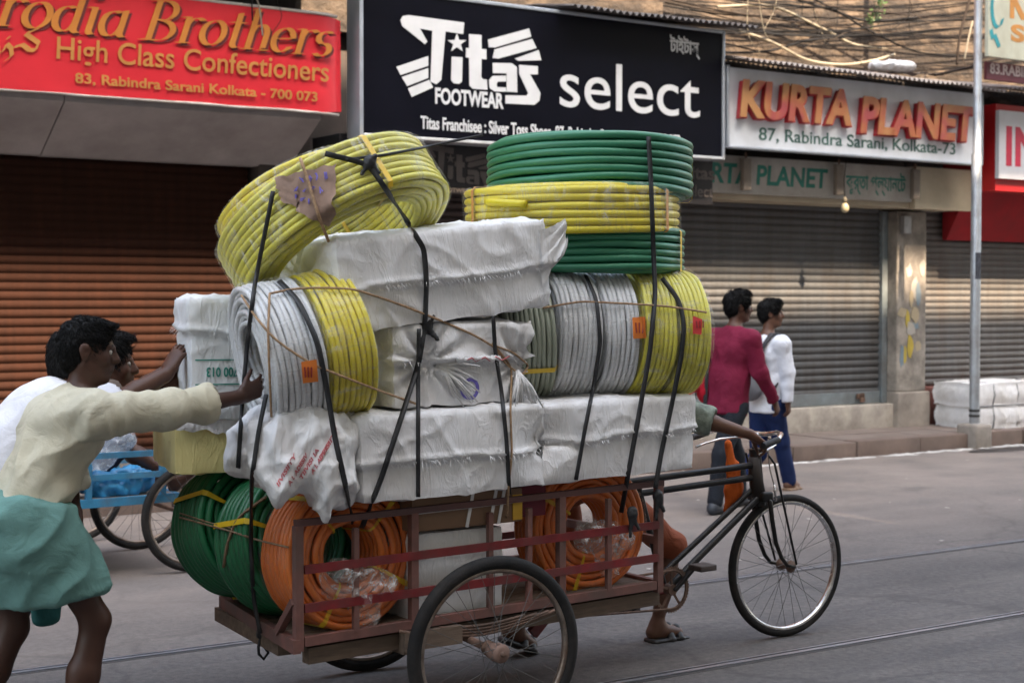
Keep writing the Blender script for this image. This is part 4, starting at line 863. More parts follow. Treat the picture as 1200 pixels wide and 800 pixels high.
# leaning pair at the upper left
coil("pipe_coil", "large leaning yellow coil in milky film with a cardboard tag", (-.455, -.12, 1.965), A_ax, .455, .0135, 8, 6, yel2_p, ties=(rad(200), rad(60)), wrap=film_w, seed=4)
coil("pipe_coil", "yellow coil on the far side of the large leaning coil, highest of the three", (-.37, .29, 2.045), (-.26, .46, .85), .36, .0145, 6, 4, yel_p, wrap=film_w, seed=5)
coil("pipe_coil", "yellow coil tucked beneath the large leaning yellow coil, behind the white bale", (-.20, .62, 1.90), (-.25, -.90, .36), .30, .0145, 6, 5, yel2_p, wrap=film_c, seed=55)
# small pair on the left
Bx = Vector((.965, -.17, .19)).normalized(); Bc = Vector((-.70, -.31, 1.495))
coil("pipe_coil", "white pipe coil beside the pusher's hand, open end facing him", Bc - Bx * .098, Bx, .272, .0108, 9, 7, wht_p, wrap=film_w, seed=6)
coil("pipe_coil", "yellow pipe coil pressed against the white coil by the pusher", Bc + Bx * .100, Bx, .275, .0108, 8, 6, yel_p, wrap=film_c, seed=7)
# row of five in the middle right
Dx = Vector((.95, -.30, .0)).normalized(); Dc = Vector((.775, -.20, 1.535))
xs = [(-.345, .255, gry_p, None, "grey green pipe coil at the rear end of the row under the flat stack", 8), (-.155, .275, wht_p, film_c, "white film wrapped coil next to the grey green one in the row", 7), (.025, .278, wht_p, film_w, "white coil with an orange label next to the yellow coils in the row", 6), (.195, .278, yel2_p, film_c, "yellow film wrapped coil in the row, beside the white labelled coil", 6), (.35, .275, yel2_p, film_w, "yellow coil at the front end of the row, behind the walking men", 6)]
for i, (o, r, m_, w, lb, na) in enumerate(xs):
    ax = (Dx + Vector((0, -.16, .05)) if i == 0 else Dx + Vector((.0, .02 * (i - 2), .03 * ((i * 7) % 3 - 1)))).normalized()
    coil("pipe_coil", lb, Dc + Dx * o + Vector((0, 0, .28 - .28 + (r - .278))), ax, r, .0106, int(na * 1.2 + .5), 6, m_, ties=(rad(-150),) if i == 0 else (), wrap=w, seed=20 + i, end=rad(-20) if i == 4 else None)
# rear greens and the oranges in the box
coil("pipe_coil", "dark green coil hanging furthest back over the cart's tail", (-.635, .30, .755), (.05, -.97, .24), .278, .0165, 8, 4, dgr_p, ties=(rad(150), rad(30), rad(265)), seed=31)
coil("pipe_coil", "dark green coil squeezed between the orange coil and the rearmost green coil", (-.585, .01, .725), (.12, -.97, .20), .285, .0165, 7, 4, dgr_p, ties=(rad(160), rad(20), rad(270)), seed=32)
coil("pipe_coil", "orange pipe coil at the rear of the railed box", (-.53, -.27, .715), (.05, -.995, .06), .285, .0145, 7, 6, org_p, ties=(rad(130), rad(45), rad(240), rad(330)), wrap=film_l, seed=33)
coil("pipe_coil", "orange pipe coil at the front of the railed box, by the pedaller's leg", (.66, -.24, .715), (-.08, -.995, .05), .285, .0145, 6, 6, org_p, ties=(rad(150), rad(250)), wrap=film_l, seed=34)
clear_b = film("crumpled_clear_bag", .5, scale=22)
for i, (c, s) in enumerate((((.70, -.37, .66), .115), ((-.50, -.40, .60), .125))):
    top("plastic_bag", sdf_mb([cone((-s * .8, 0, s * .3), (s * .7, 0, 0), s * .45, s * .3, .03), cone((0, 0, 0), (s * .2, 0, -s * 1.3), s * .45, s * .12, .03)], .011, lambda v, n: .03 * ridged(v[0] * 20, v[1] * 20, v[2] * 20)), clear_b,
        ("torn clear plastic film hanging from the front orange coil", "torn clear plastic film hanging in the rear orange coil")[i], "plastic film", MC, c, R=Matrix.Identity(3))

# ------------------------------------------------------------------ bales
def bale_mat(name, col=(.80, .80, .81), dirt=(.46, .42, .36), da=.5):
    m = M(name, col, .55, var=.06, vs=3, dirt=dirt, da=da, ds=2.6, spec=.35); nt = m.node_tree; N = nt.nodes; L = nt.links
    tc = N.new("ShaderNodeTexCoord"); t1 = N.new("ShaderNodeTexNoise"); t1.inputs['Scale'].default_value = 7; t1.inputs['Detail'].default_value = 7; t1.inputs['Roughness'].default_value = .6; t1.inputs['Distortion'].default_value = 1.6
    mp = N.new("ShaderNodeMapping"); mp.inputs['Scale'].default_value = (2.2, 2.2, .7); L.new(tc.outputs['Object'], mp.inputs[0]); L.new(mp.outputs[0], t1.inputs['Vector'])
    t3 = N.new("ShaderNodeTexNoise"); t3.inputs['Scale'].default_value = 5.5; t3.inputs['Detail'].default_value = 4; t3.inputs['Roughness'].default_value = .55; t3.inputs['Distortion'].default_value = .9; L.new(mp.outputs[0], t3.inputs['Vector'])
    r1 = N.new("ShaderNodeMath"); r1.operation = 'MULTIPLY_ADD'; r1.inputs[1].default_value = 2; r1.inputs[2].default_value = -1; L.new(t3.outputs[0], r1.inputs[0]); r2 = N.new("ShaderNodeMath"); r2.operation = 'ABSOLUTE'; L.new(r1.outputs[0], r2.inputs[0])
    r3 = N.new("ShaderNodeMapRange"); r3.inputs[1].default_value = 0; r3.inputs[2].default_value = .14; r3.inputs[3].default_value = 1; r3.inputs[4].default_value = 0; L.new(r2.outputs[0], r3.inputs[0])
    w = N.new("ShaderNodeTexNoise"); w.inputs['Scale'].default_value = 240; L.new(tc.outputs['Object'], w.inputs['Vector'])
    ad = N.new("ShaderNodeMath"); ad.operation = 'MULTIPLY_ADD'; ad.inputs[1].default_value = .06; L.new(w.outputs[0], ad.inputs[0]); a2 = N.new("ShaderNodeMath"); a2.operation = 'MULTIPLY_ADD'; a2.inputs[1].default_value = .45; L.new(r3.outputs[0], a2.inputs[0]); L.new(t1.outputs[0], a2.inputs[2]); L.new(a2.outputs[0], ad.inputs[2])
    bu = N.new("ShaderNodeBump"); bu.inputs['Strength'].default_value = .45; bu.inputs['Distance'].default_value = .011; L.new(ad.outputs[0], bu.inputs['Height']); L.new(bu.outputs[0], N["Principled BSDF"].inputs['Normal'])
    return m
bale_w = bale_mat("white_woven_sacking"); bale_y = bale_mat("yellow_carton_wrap", (.86, .76, .34), (.74, .64, .26)); bale_g = bale_mat("grey_white_wrap", (.70, .72, .73))
fray_m = M("frayed_sacking", (.70, .69, .68), .7, var=.1)
def bale(label, c, size, yaw=0, tilt_=0, roll=0, seed=0, seam=None, gather=(), mat=None, bulge=.008, fold=.010, name="wrapped_bale", cat="bale", group="white wrapped bales on the cart", frame=MC, res=.0125, taper=(0, 0)):
    lx, ly, lz = size; Rm = Matrix.Rotation(rad(yaw), 3, 'Z') @ Matrix.Rotation(rad(tilt_), 3, 'Y') @ Matrix.Rotation(rad(roll), 3, 'X')
    t = thing(name, label, cat, frame, c, R=Rm, group=group); q = random.Random(seed)
    h = Vector((lx / 2, ly / 2, lz / 2)); rr = .022
    def surf(p):
        cl = Vector([max(-h[i] + rr, min(h[i] - rr, p[i])) for i in range(3)]); d = p - cl
        n = d.normalized() if d.length > 1e-6 else Vector((0, 0, 1)); b = cl + n * rr
        s = [p[i] / h[i] for i in range(3)]
        k = bulge * (1 - s[0] ** 2 if abs(n.x) < .5 else 1) * (1 - s[1] ** 2 if abs(n.y) < .5 else 1) * (1 - s[2] ** 2 if abs(n.z) < .5 else 1)
        k += .007 * nz(p.x * 2.6 + seed, p.y * 2.6, p.z * 3.2) + .003 * nz(p.x * 6 + seed, p.y * 6, p.z * 5) + fold * .18 * ridged(p.x * 4 + seed * 3, p.y * 4, p.z * 2.0 + nz(p.x * 4, p.y * 4, seed))
        w1 = max(0, 1 - 5.5 * abs(nz(p.x * 3.1 + p.z * 2.4 + seed, p.y * 3, p.z * 2.2 - p.x * 1.5))) ** 2; w2 = max(0, 1 - 5.5 * abs(nz(p.x * 4.3 - p.z * 4.5, p.y * 4 + seed, p.z * 3 + p.x * 2 + 9))) ** 2
        k += .008 * w1 + .007 * w2 + .0004 * ridged(p.x * 15, p.y * 15 + seed, p.z * 6)
        for gx, gy, gz, ra in gather:
            G = Vector((gx * h.x, gy * h.y, gz * h.z)); v = p - G; r_ = v.length
            if r_ < ra:
                f = 1 - r_ / ra; a = math.atan2(v.z, v.y if abs(gx) > .9 else v.x)
                k += (.020 * math.sin(a * 11 + 2.5 * nz(a * 2, r_ * 6, seed)) * min(1, f * 1.4) * min(1, r_ / .05)) - (.045 if gx > 0 else .030) * f * f
        if seam is not None and abs(n.z) < .6:
            dz = p.z - seam * h.z - .035 * nz(p.x * 2.7, p.y * 2.7, seed + 5)
            dz += .008 * nz(p.x * 26, p.y * 26, seed)
            k += .012 / (1 + math.exp(-dz / .003)) + .012 * math.exp(-((dz - .010) / .011) ** 2) - .008 * math.exp(-((dz + .016) / .012) ** 2)
        b = b + n * k
        tp = 1 + taper[0] * (p.x / h.x); b.z *= tp
        return b
    mb = MB()
    for ax in range(3):
        for sg in (-1, 1):
            a, b_ = (ax + 1) % 3, (ax + 2) % 3; na = max(4, int(size[a] / res)); nb = max(4, int(size[b_] / res))
            def fn(u, v):
                p = Vector((0, 0, 0)); p[ax] = sg * h[ax]; e = lambda t: (t - .5) * 2
                p[a] = e(u) * h[a] * sg; p[b_] = e(v) * h[b_]
                return surf(p)
            mb.grid(na + 1, nb + 1, fn)
    o = part("wrapping", mb, mat or bale_w, t, True, cargo=True)
    if seam is not None:
        fr = MB()
        for side in ('y', 'x'):
            L_ = size[0] if side == 'y' else size[1]; nn = int(L_ / .006)
            for i in range(nn):
                s = (i + q.random()) / nn; w = (s - .5) * L_ * .97; wx, wy = (w, -h.y) if side == 'y' else (-h.x, w); z_ = seam * h.z + .035 * nz(wx * 2.7, wy * 2.7, seed + 5) + q.uniform(-.008, .006); p = Vector((wx, wy, z_))
                if nz(wx * 7, wy * 7, seed + 3) < -.05 and q.random() < .85: continue
                p0 = surf(p); l = q.uniform(.008, .022) * (2.0 if q.random() < .12 else 1); dn = Vector((q.uniform(-.6, .6), -.55, -1)) if side == 'y' else Vector((-.55, q.uniform(-.6, .6), -1)); nrm = Vector((0, -1, 0)) if side == 'y' else Vector((-1, 0, 0))
                wv = (Vector((1, 0, 0)) if side == 'y' else Vector((0, 1, 0))) * q.uniform(.0008, .0022); p0 = p0 + nrm * .002
                fr.add([p0 - wv, p0 + wv, p0 + dn * l + nrm * .006], [(0, 1, 2)])
        part("frayed_edge", fr, fray_m, t)
    t['_h'] = 0; del t['_h']
    return t, surf, h
def on_face(surf, h, a, b, face='y'):      # a along, b up, in -1..1, on the face turned to the street
    return surf(Vector((a * h.x, -h.y, b * h.z))) if face == 'y' else surf(Vector((-h.x, a * h.y, b * h.z)))
def face_text(t, surf, h, body, a0, a1, b0, b1, mat, name, face='y', bold=.02, mirror=False, flip=False):
    src = text_mb(body, 0, 1, 0, 1, 0, .001, bold=bold); mb = MB(); vs = []
    for x, y, z in src.V:
        if flip: x, z = 1 - x, 1 - z
        a = a0 + (1 - x if mirror else x) * (a1 - a0); p = on_face(surf, h, a if face == 'y' else -a, b0 + z * (b1 - b0), face); nrm = Vector((0, -1, 0)) if face == 'y' else Vector((-1, 0, 0))
        vs.append(p + nrm * (.004 if y < 0 else .001))
    mb.add(vs, src.F); return part(name, mb, mat, t)
red_ink = M("faded_red_ink", (.52, .14, .15), .7, var=.3, vs=30); grn_ink = M("green_ink", (.03, .22, .17), .7, var=.25, vs=30); pur_ink = M("violet_ink", (.16, .13, .48), .7, var=.3, vs=30)

t, s_, h_ = bale("right hand white bale under the row of coils, nearest the handlebar", (.685, -.11, 1.105), (.81, .74, .32), 0, -.8, 0, 41, seam=.05, gather=((-1, -.2, 0, .26), (-1, -1, -.1, .22)), fold=.008)
t, s_, h_ = bale("lowest middle white bale with red print on its rear end", (-.14, -.12, 1.095), (.83, .76, .325), 0, -1.2, 0, 42, seam=-.15, gather=((-1, 0, 0, .3), (1, -1, -.1, .2)))
face_text(t, s_, h_, "ETC", -.05, .85, .35, .85, red_ink, "red_print", 'x', .03)
t, s_, h_ = bale("middle white bale with knotted gathers and a violet ring stamp", (-.06, -.06, 1.43), (.62, .78, .315), -2, -.8, 0, 43, seam=.10, gather=((-.55, -1, .05, .22), (.85, -1, -.1, .22), (-1, 0, 0, .3)))
rg = MB(); 
for k in range(36):
    for r0, r1 in ((.20, .30),):
        a0, a1 = 2 * math.pi * k / 36, 2 * math.pi * (k + 1) / 36
        vs = []
        for rr_, aa in ((r0, a0), (r1, a0), (r1, a1), (r0, a1)): p = on_face(s_, h_, .06 + rr_ * .48 * math.cos(aa), -.62 + rr_ * .9 * math.sin(aa)); vs.append(p + Vector((0, -.004, 0)))
        rg.add(vs, [(0, 1, 2, 3)])
part("ring_stamp", rg, pur_ink, t)
TW = [[(-.2 + i * .07, -1.02 - .02 * (i % 3), .1 + .06 * math.sin(i * 2.2 + k)) for i in range(11)] for k in range(3)]
m_ = MB()
for k, tw_ in enumerate(TW): m_.tube([Vector(on_face(s_, h_, a, c)) + Vector((0, -.012, 0)) for a, b, c in tw_], .009, 6)
part("twisted_hem", m_, bale_w, t, True)
m_ = MB(); m_.tube([Vector(on_face(s_, h_, -.1 + .1 * i, .1 + .1 * ((i % 2) - .5))) + Vector((0, -.024, 0)) for i in range(8)], .003, 5); part("red_thread", m_, red_ink, t)
q = random.Random(8)
for kx, kz, L_ in ((-.38, -.02, 1.7), (.80, -.25, 1.4)):
    kn = MB(); p = Vector(on_face(s_, h_, kx, kz)) + Vector((0, -.02, 0))
    for i in range(46):
        a = q.uniform(-1.1, .5) if kx < 0 else q.uniform(-2.2, -.9); l = q.uniform(.05, .11) * L_; d = Vector((math.cos(a), q.uniform(-.5, -.05), math.sin(a))); kn.tube([p, p + d * l * .5 + Vector((0, -.012, 0)), p + d * l + Vector((0, 0, -.02))], q.uniform(.004, .009), 5, rf=lambda t: 1.1 - .75 * t)
    part("frayed_knot", kn, fray_m, t, True)
t, s_, h_ = bale("topmost white bale, tilted, with a torn flap at its front end", (-.15, -.06, 1.775), (.93, .82, .345), -1, -6.5, 0, 44, seam=-.12, gather=((-1, -.2, .1, .3),), fold=.009)
fl_ = MB(); q = random.Random(10)
def flap(u, v):
    p = Vector(on_face(s_, h_, .93, (-.55 + 1.3 * v) * (1 - u) + u * (.25 + .5 * v))); return p + Vector((-.012 + .115 * u + .010 * nz(v * 6, u * 3, 1), -.012 - .03 * u + .02 * nz(v * 5, u * 2, 7) * u, .035 * u * u + .012 * nz(u * 4, v * 7, 3) * u + .012 * u * math.sin(v * 19)))
fl_.grid(8, 26, flap); part("torn_flap", fl_, bale_w, t, True)
t, s_, h_ = bale("white bale with green print at the rear, under the leaning coil", (-.615, .27, 1.45), (.56, .52, .47), -17, 0, 0, 45, seam=.42, mat=bale_g, fold=.002, bulge=.004)
face_text(t, s_, h_, "KOLKATA - 700 013", -.80, .35, -.30, -.14, grn_ink, "green_print", bold=.02, flip=True)
mm = MB()
for b in (-.02, -.42):
    for i in range(14):
        pass
    mm.ribbon([Vector(on_face(s_, h_, -.95 + 1.5 * i / 14, b)) + Vector((0, -.003, 0)) for i in range(15)], [Vector((0, -1, 0))] * 15, .005, .001)
part("green_lines", mm, grn_ink, t)
t, s_, h_ = bale("pale yellow wrapped carton under the green printed bale", (-.57, .36, 1.115), (.74, .58, .235), -14, 1, 0, 46, mat=bale_y, fold=.006, name="wrapped_carton", cat="carton", group="cartons on the cart")
sh_ = MB(); q = random.Random(12)
def shroud(u, v):
    p = Vector(on_face(s_, h_, -1 + 2 * u, 1.0)) ; dp = .03 + .075 * abs(nz(u * 5, 2, 2)) + .03 * nz(u * 17, 1, 1); return p + Vector((0, -.030 - .012 * nz(u * 9, v * 3, 3) + .03 * (1 - v) * (v < .2), .015 - (dp + .05) * v))
sh_.grid(60, 6, shroud); part("white_shroud", sh_, bale_w, t, True)
# crumpled sack with red print and the small one behind it
pr = [cone((-.02, 0, .10), (.08, -.03, -.06), .125, .11, .06), cone((-.10, 0, -.05), (.16, .02, .08), .09, .09, .06), cone((.02, -.04, -.05), (.035, -.065, -.20), .085, .012, .04), ell((-.13, .02, .05), (.07, .09, .12), None, .05)]
def wr(v, n):
    x, y, z = v; wx = .25 * nz(x * 6, y * 6, z * 6); s1 = max(0, 1 - 2.6 * abs(nz(x * 5 + z * 3 + wx, y * 5, z * 3 - x * 3))) ; s2 = max(0, 1 - 2.6 * abs(nz(x * 9 - z * 5, y * 9 + 4, z * 7 + x * 5 + wx))); s3 = max(0, 1 - 2.4 * abs(nz(x * 22, y * 22, z * 18)))
    return .034 * s1 + .020 * s2 + .007 * s3 - .022
t = thing("printed_sack", "crumpled white sack with red print hanging below the white coil", "sack", MC, (-.74, -.42, 1.09), R=Matrix.Identity(3), group="sacks on the cart")
sm = sdf_mb(pr, .0095, wr); part("sack", sm, bale_w, t, True, cargo=True)
sb = BVHTree.FromPolygons([Vector(v) for v in sm.V], sm.F)
vd = (Vector((-.74, -.42, 1.09)) - (MC.inverted() @ CAM)).normalized(); rt = vd.cross(Vector((0, 0, 1))).normalized(); upv = rt.cross(vd)
def decal(t, bvh, body, org, du, dv, mat, name, bold=.02, lift=.003):
    src = text_mb(body, 0, 1, 0, 1, 0, .001, bold=bold); mb = MB(); vs = []
    for x, y, z in src.V:
        o = Vector(org) + du * x + dv * z; hit = bvh.ray_cast(o - vd * 1.0, vd); vs.append((hit[0] if hit[0] else o) - vd * (lift if y < 0 else 0))
    mb.add(vs, src.F); part(name, mb, mat, t)
for k, (bd, ox, oz) in enumerate((("IIVISIITY", -.10, -.09), ("A I. ADESIV", -.06, -.09), ("TIIVISI IA", -.02, -.07), ("A I. ADESIV", .02, -.05), ("IIVISIITY", .05, .0))):
    du = (rt * .07 + upv * .12) * .9; dv = (upv * .016 - rt * .010) * .85
    decal(t, sb, bd, rt * ox + upv * oz, du, dv, red_ink, "red_print", .03)
t = top("white_sack", sdf_mb([cone((-.08, 0, .04), (.10, 0, -.05), .085, .10, .05), ell((0, .03, 0), (.14, .1, .11), None, .05)], .011, wr), bale_w, "small white sack wedged between the yellow coil and the printed bale", "sack", MC, (-.565, -.33, 1.17), True, "sacks on the cart", cargo=True, R=Matrix.Identity(3))
t = top("printed_sack", sdf_mb([cone((0, 0, .08), (.02, 0, -.09), .07, .055, .05), ell((-.03, .03, 0), (.09, .08, .11), None, .05)], .010, wr), bale_w, "narrow crumpled white sack hanging by the black strap over the dark green coil", "sack", MC, (-.86, -.33, 1.12), True, "sacks on the cart", cargo=True, R=Matrix.Identity(3))
# cartons in the box
brown = M("brown_cardboard", (.22, .13, .075), .8, var=.12, vs=4, dirt=(.12, .07, .045), da=.4); maroon = M("maroon_carton", (.16, .02, .035), .7, var=.15)
bale("white wrapped carton standing in the middle of the railed box", (-.07, -.20, .605), (.42, .40, .34), 0, 0, 0, 51, mat=bale_g, bulge=.006, fold=.003, name="wrapped_carton", cat="carton", group="cartons on the cart", res=.03)
t = thing("cardboard_carton", "brown cardboard carton with white straps above the white carton", "carton", MC, (-.04, -.2, .80), group="cartons on the cart")
part("box", MB().bbox(-.30, .22, -.43, .05, .79, .925, .008), brown, t, 'auto', cargo=True)
mb = MB()
for x in (-.05, .06, .10): mb.bar((x, -.433, .79), (x + .03, -.433, .925), .014, .003, (0, 1, 0))
mb.bar((-.3, -.434, .865), (.22, -.434, .875), .014, .003, (0, 1, 0)); part("white_straps", mb, fray_m, t)
part("yellow_label", MB().box(.17, .215, -.436, -.431, .80, .90), M("yellow_label", (.55, .32, .03), .6), t)
t = thing("cardboard_carton", "maroon carton wedged behind the brown one under the bales", "carton", MC, (.12, 0, .8), group="cartons on the cart")
part("box", MB().bbox(.0, .34, -.36, .05, .927, .965, .006).bbox(.235, .36, -.40, .05, .80, .925, .006), maroon, t, 'auto')
# small printed labels on coils
def drape_setup():
    V, F = [], []
    for vs, fs in CARGO:
        n = len(V); V.extend(vs); F.extend([tuple(i + n for i in f) for f in fs])
    return BVHTree.FromPolygons(V, F)
# ------------------------------------------------------------------ straps, ropes and tags lying over the load
BV = drape_setup()
def drape(px, lift=.012, guess=6.2, slack=0.0):
    hits = []
    for x, y in px:
        d = ray(x, y).normalized(); h = BV.ray_cast(CAM, d); hits.append((d, (h[0] - CAM).length if h[0] else None))
    ks = [i for i, h in enumerate(hits) if h[1]]; R = []
    for i, (d, r) in enumerate(hits):
        if r is None:
            if not ks: r = guess
            else:
                a = [k for k in ks if k < i]; b = [k for k in ks if k > i]
                r = hits[a[-1]][1] if a and not b else hits[b[0]][1] if b and not a else hits[a[-1]][1] + (hits[b[0]][1] - hits[a[-1]][1]) * (i - a[-1]) / (b[0] - a[-1])
        R.append((d, r - lift))
    P = []
    for i in range(len(R) - 1):
        p, q_ = CAM + R[i][0] * R[i][1], CAM + R[i + 1][0] * R[i + 1][1]; n = max(2, int((q_ - p).length / .02))
        for k in range(n): P.append(p.lerp(q_, k / n))
    P.append(CAM + R[-1][0] * R[-1][1]); out = []
    for p in P:
        d = (p - CAM); L = d.length; d.normalize(); h = BV.ray_cast(CAM, d, L + .3)
        out.append(CAM + d * min(L, (h[0] - CAM).length - lift) if h[0] else p)
    for _ in range(4): out = [out[0]] + [(out[i - 1] + out[i] * 2 + out[i + 1]) / 4 for i in range(1, len(out) - 1)] + [out[-1]]
    for i, p in enumerate(out):
        d = p - CAM; L = d.length; d.normalize(); h = BV.ray_cast(CAM, d, L + .05)
        if h[0]: out[i] = CAM + d * min(L, (h[0] - CAM).length - lift * .8)
    return out
strap_m = M("black_strap_webbing", (.016, .016, .018), .55, var=.3, vs=60); rope_m = M("tan_jute_rope", (.36, .23, .13), .9, var=.3, vs=60, bump=.8, bs=260); rope_d = M("brown_twine", (.26, .17, .10), .9, var=.3, vs=60)
def strap(px, label, w=.020, smooth_=True, lift=.014):
    P = drape(px, lift); N = [((CAM - p).normalized() + Vector((.45, .25, .3)) * math.sin(i * .16 + px[0][0])).normalized() for i, p in enumerate(P)]
    return top("strap", MB().ribbon(P, N, w, .004), strap_m, label, "strap", MW, tuple(P[0]), True, "black straps tying the load")
def knot(o, x, y, s=1.0):
    d = ray(x, y).normalized(); h = BV.ray_cast(CAM, d)
    if not h[0]: return
    c = h[0] - d * .02; pr = [ell(tuple(c), (.022 * s, .018 * s, .026 * s))] + [cone(tuple(c), tuple(c + Vector((a, -.01, b)) * s), .010 * s, .006 * s) for a, b in ((.045, -.05), (-.035, -.055), (.03, .03))]
    part("knot", sdf_mb(pr, .0055, lambda v, n: .004 * ridged(v[0] * 70, v[1] * 70, v[2] * 70)), strap_m, o, True)
def rope(px, label, r=.0045, mat=None, lift=.008):
    P = drape(px, lift); return top("rope", MB().tube(P, r, 7), mat or rope_m, label, "rope", MW, tuple(P[0]), True, "tan ropes tying the load")
k_ = strap([(381, 180), (405, 186), (432, 192), (455, 226), (480, 264), (497, 292), (500, 330), (498, 380), (491, 425), (470, 490), (447, 560), (424, 618)], "black strap from the leaning yellow coil down over the middle bales to the box rail")
knot(k_, 498, 381, 1.1); knot(k_, 433, 190, .8)
strap([(491, 385), (490, 440), (490, 500), (490, 582)], "straight black strap down the rear corner of the middle bales", .016)
strap([(320, 224), (311, 270), (299, 330), (290, 400), (284, 470), (279, 548)], "black strap hanging from the leaning yellow coil past the white coil to the green coils", .016)
strap([(327, 329), (350, 352), (372, 400), (382, 450), (392, 510), (403, 560), (414, 612)], "black strap across the white coil and down over the printed sack")
strap([(312, 462), (303, 505), (295, 560), (294, 640), (297, 700), (305, 742)], "black strap from the white coil down over the green coils to the tail", .016)
strap([(578, 370), (580, 410), (588, 460), (594, 520), (597, 578)], "black strap down the front part of the middle bale with the ring stamp", .016)
strap([(760, 160), (763, 215), (766, 300), (768, 345), (762, 410), (748, 490), (736, 556), (728, 600)], "black strap down over the flat stack, the coil row and the right bale")
strap([(686, 322), (699, 350), (704, 400), (696, 450), (686, 500), (675, 562)], "black strap over the white coils of the row and the rear of the right bale", .016)
strap([(776, 326), (796, 352), (802, 380), (798, 420), (786, 480), (775, 530), (768, 572)], "black strap over the yellow coils of the row and the front of the right bale")
strap([(405, 187), (450, 182), (500, 172), (566, 158)], "thin black strap stretched from the leaning coil across to the flat stack", .010)
lp = thing("strap_loop", "black strap end knotted in a loop below the cart's tail", "strap", MC, (-.76, -.06, .42), group="black straps tying the load")
k0 = at(MC, 306, 742, -.06); kk = at(MC, 309, 768, -.06)
part("loop", MB().tube([k0, k0 + Vector((.012, 0, -.05)), kk + Vector((.02, 0, .01)), kk + Vector((0, 0, -.012)), kk + Vector((-.02, 0, .01)), k0 + Vector((-.012, 0, -.05)), k0], .006, 7), strap_m, lp, True)
part("knot", sdf_mb([ell(tuple(k0), (.017, .015, .02)), ell(tuple(k0 + Vector((.008, -.004, .02))), (.014, .012, .02))], .008, lambda v, n: .006 * ridged(v[0] * 60, v[1] * 60, v[2] * 60)), strap_m, lp, True)
for (x, y), lb in (((771, 580), "knotted black strap ends at the front post of the box"), ((741, 600), "frayed black strap end hanging inside the front orange coil")):
    c = at(MC, x, y, -.47); t = top("strap_knot", sdf_mb([ell(tuple(c), (.019, .016, .024)), cone(tuple(c), tuple(c + Vector((.025, -.01, -.07))), .009, .006), cone(tuple(c), tuple(c + Vector((-.012, 0, -.10))), .009, .006)], .0065, lambda v, n: .004 * ridged(v[0] * 70, v[1] * 70, v[2] * 70)), strap_m, lb, "strap", MC, tuple(c), True, "black straps tying the load")
rope([(283, 346), (300, 372), (320, 396), (345, 414), (368, 428), (404, 442), (440, 456), (488, 473)], "tan rope slanting down across the white and yellow coils to the middle bales")
rope([(316, 344), (345, 338), (375, 337), (412, 338), (450, 350), (480, 361), (520, 377), (555, 392), (580, 407)], "tan rope slanting from the white coil over to the knot on the middle bale")
rope([(316, 344), (314, 390), (316, 440), (318, 488)], "tan rope hanging vertically across the open face of the white coil")
rope([(636, 361), (680, 353), (740, 356), (785, 359), (828, 366)], "tan rope lying along the row of white and yellow coils")
rope([(577, 402), (600, 430), (598, 480), (600, 530), (596, 570), (594, 606)], "tan rope end dangling from the middle bale down to the carton")
rope([(580, 405), (600, 412), (620, 428), (612, 440), (590, 425), (580, 405)], "tan rope loop round the knot at the front of the middle bale", .004)
rope([(211, 606), (240, 614), (270, 622), (300, 632), (338, 641)], "tan twine tied round both green coils at the tail", .004, rope_d)
rope([(211, 601), (245, 612), (272, 619)], "second thin twine round the rearmost green coil", .003, rope_d)
rope([(262, 664), (266, 636), (278, 606), (300, 590), (312, 582)], "thick brown twine looped round the middle green coil", .006, rope_d)
# cardboard tag on the leaning coil
def px_patch(poly, lift):
    P = []
    for x, y in poly:
        d = ray(x, y).normalized(); h = BV.ray_cast(CAM, d); P.append(CAM + d * ((h[0] - CAM).length - lift) if h[0] else None)
    last = next(p for p in P if p); return [p or last for p in P]
tg = thing("cardboard_tag", "torn brown cardboard tag with violet handwriting tied to the leaning coil", "tag", MW, tuple(px_patch([(365, 230)], .01)[0]))
g = MB(); nu, nv = 16, 14; P = []
for i in range(nu):
    for j in range(nv):
        u, v = i / (nu - 1), j / (nv - 1); x = 322 + 72 * u - 4 * v + (10 * v if u < .4 else 0) + 6 * nz(v * 6, u, 2) * (1 if u in (0, 1) else 0); y = 208 - 16 * u + v * (26 + 50 * u) + 3 * nz(u * 7, v, 4); P.append((x, y))
pts = px_patch(P, .016); pts = [p + Vector((0, 0, 0)) - (p - CAM).normalized() * (.008 * nz(i * .37, i * .11, 1)) for i, p in enumerate(pts)]
g.add(pts, [(i * nv + j, i * nv + j + 1, (i + 1) * nv + j + 1, (i + 1) * nv + j) for i in range(nu - 1) for j in range(nv - 1)])
part("card", g, M("brown_card", (.30, .20, .15), .85, var=.2, vs=18, bump=.5, bs=30), tg, True)
ink = MB(); q = random.Random(2)
for ln in range(3):
    for k in range(4 if ln < 2 else 3):
        u0 = .45 + .15 * k if ln == 0 else .35 + .16 * k; v0 = .16 + .27 * ln
        pl_ = [(min(.98, max(.02, u0 + .10 * (q.random() - .5))), min(.98, v0 + .18 * (q.random() - .5))) for _ in range(5)]
        pp = px_patch([(326 + 62 * u - 4 * v, 212 - 18 * u + v * (20 + 46 * u)) for u, v in pl_], .026); ink.tube(pp, .0028, 5)
part("handwriting", ink, pur_ink, tg)
rope([(352, 186), (362, 215), (372, 250), (385, 283)], "tan rope holding the cardboard tag on the leaning coil", .006, None, .03)
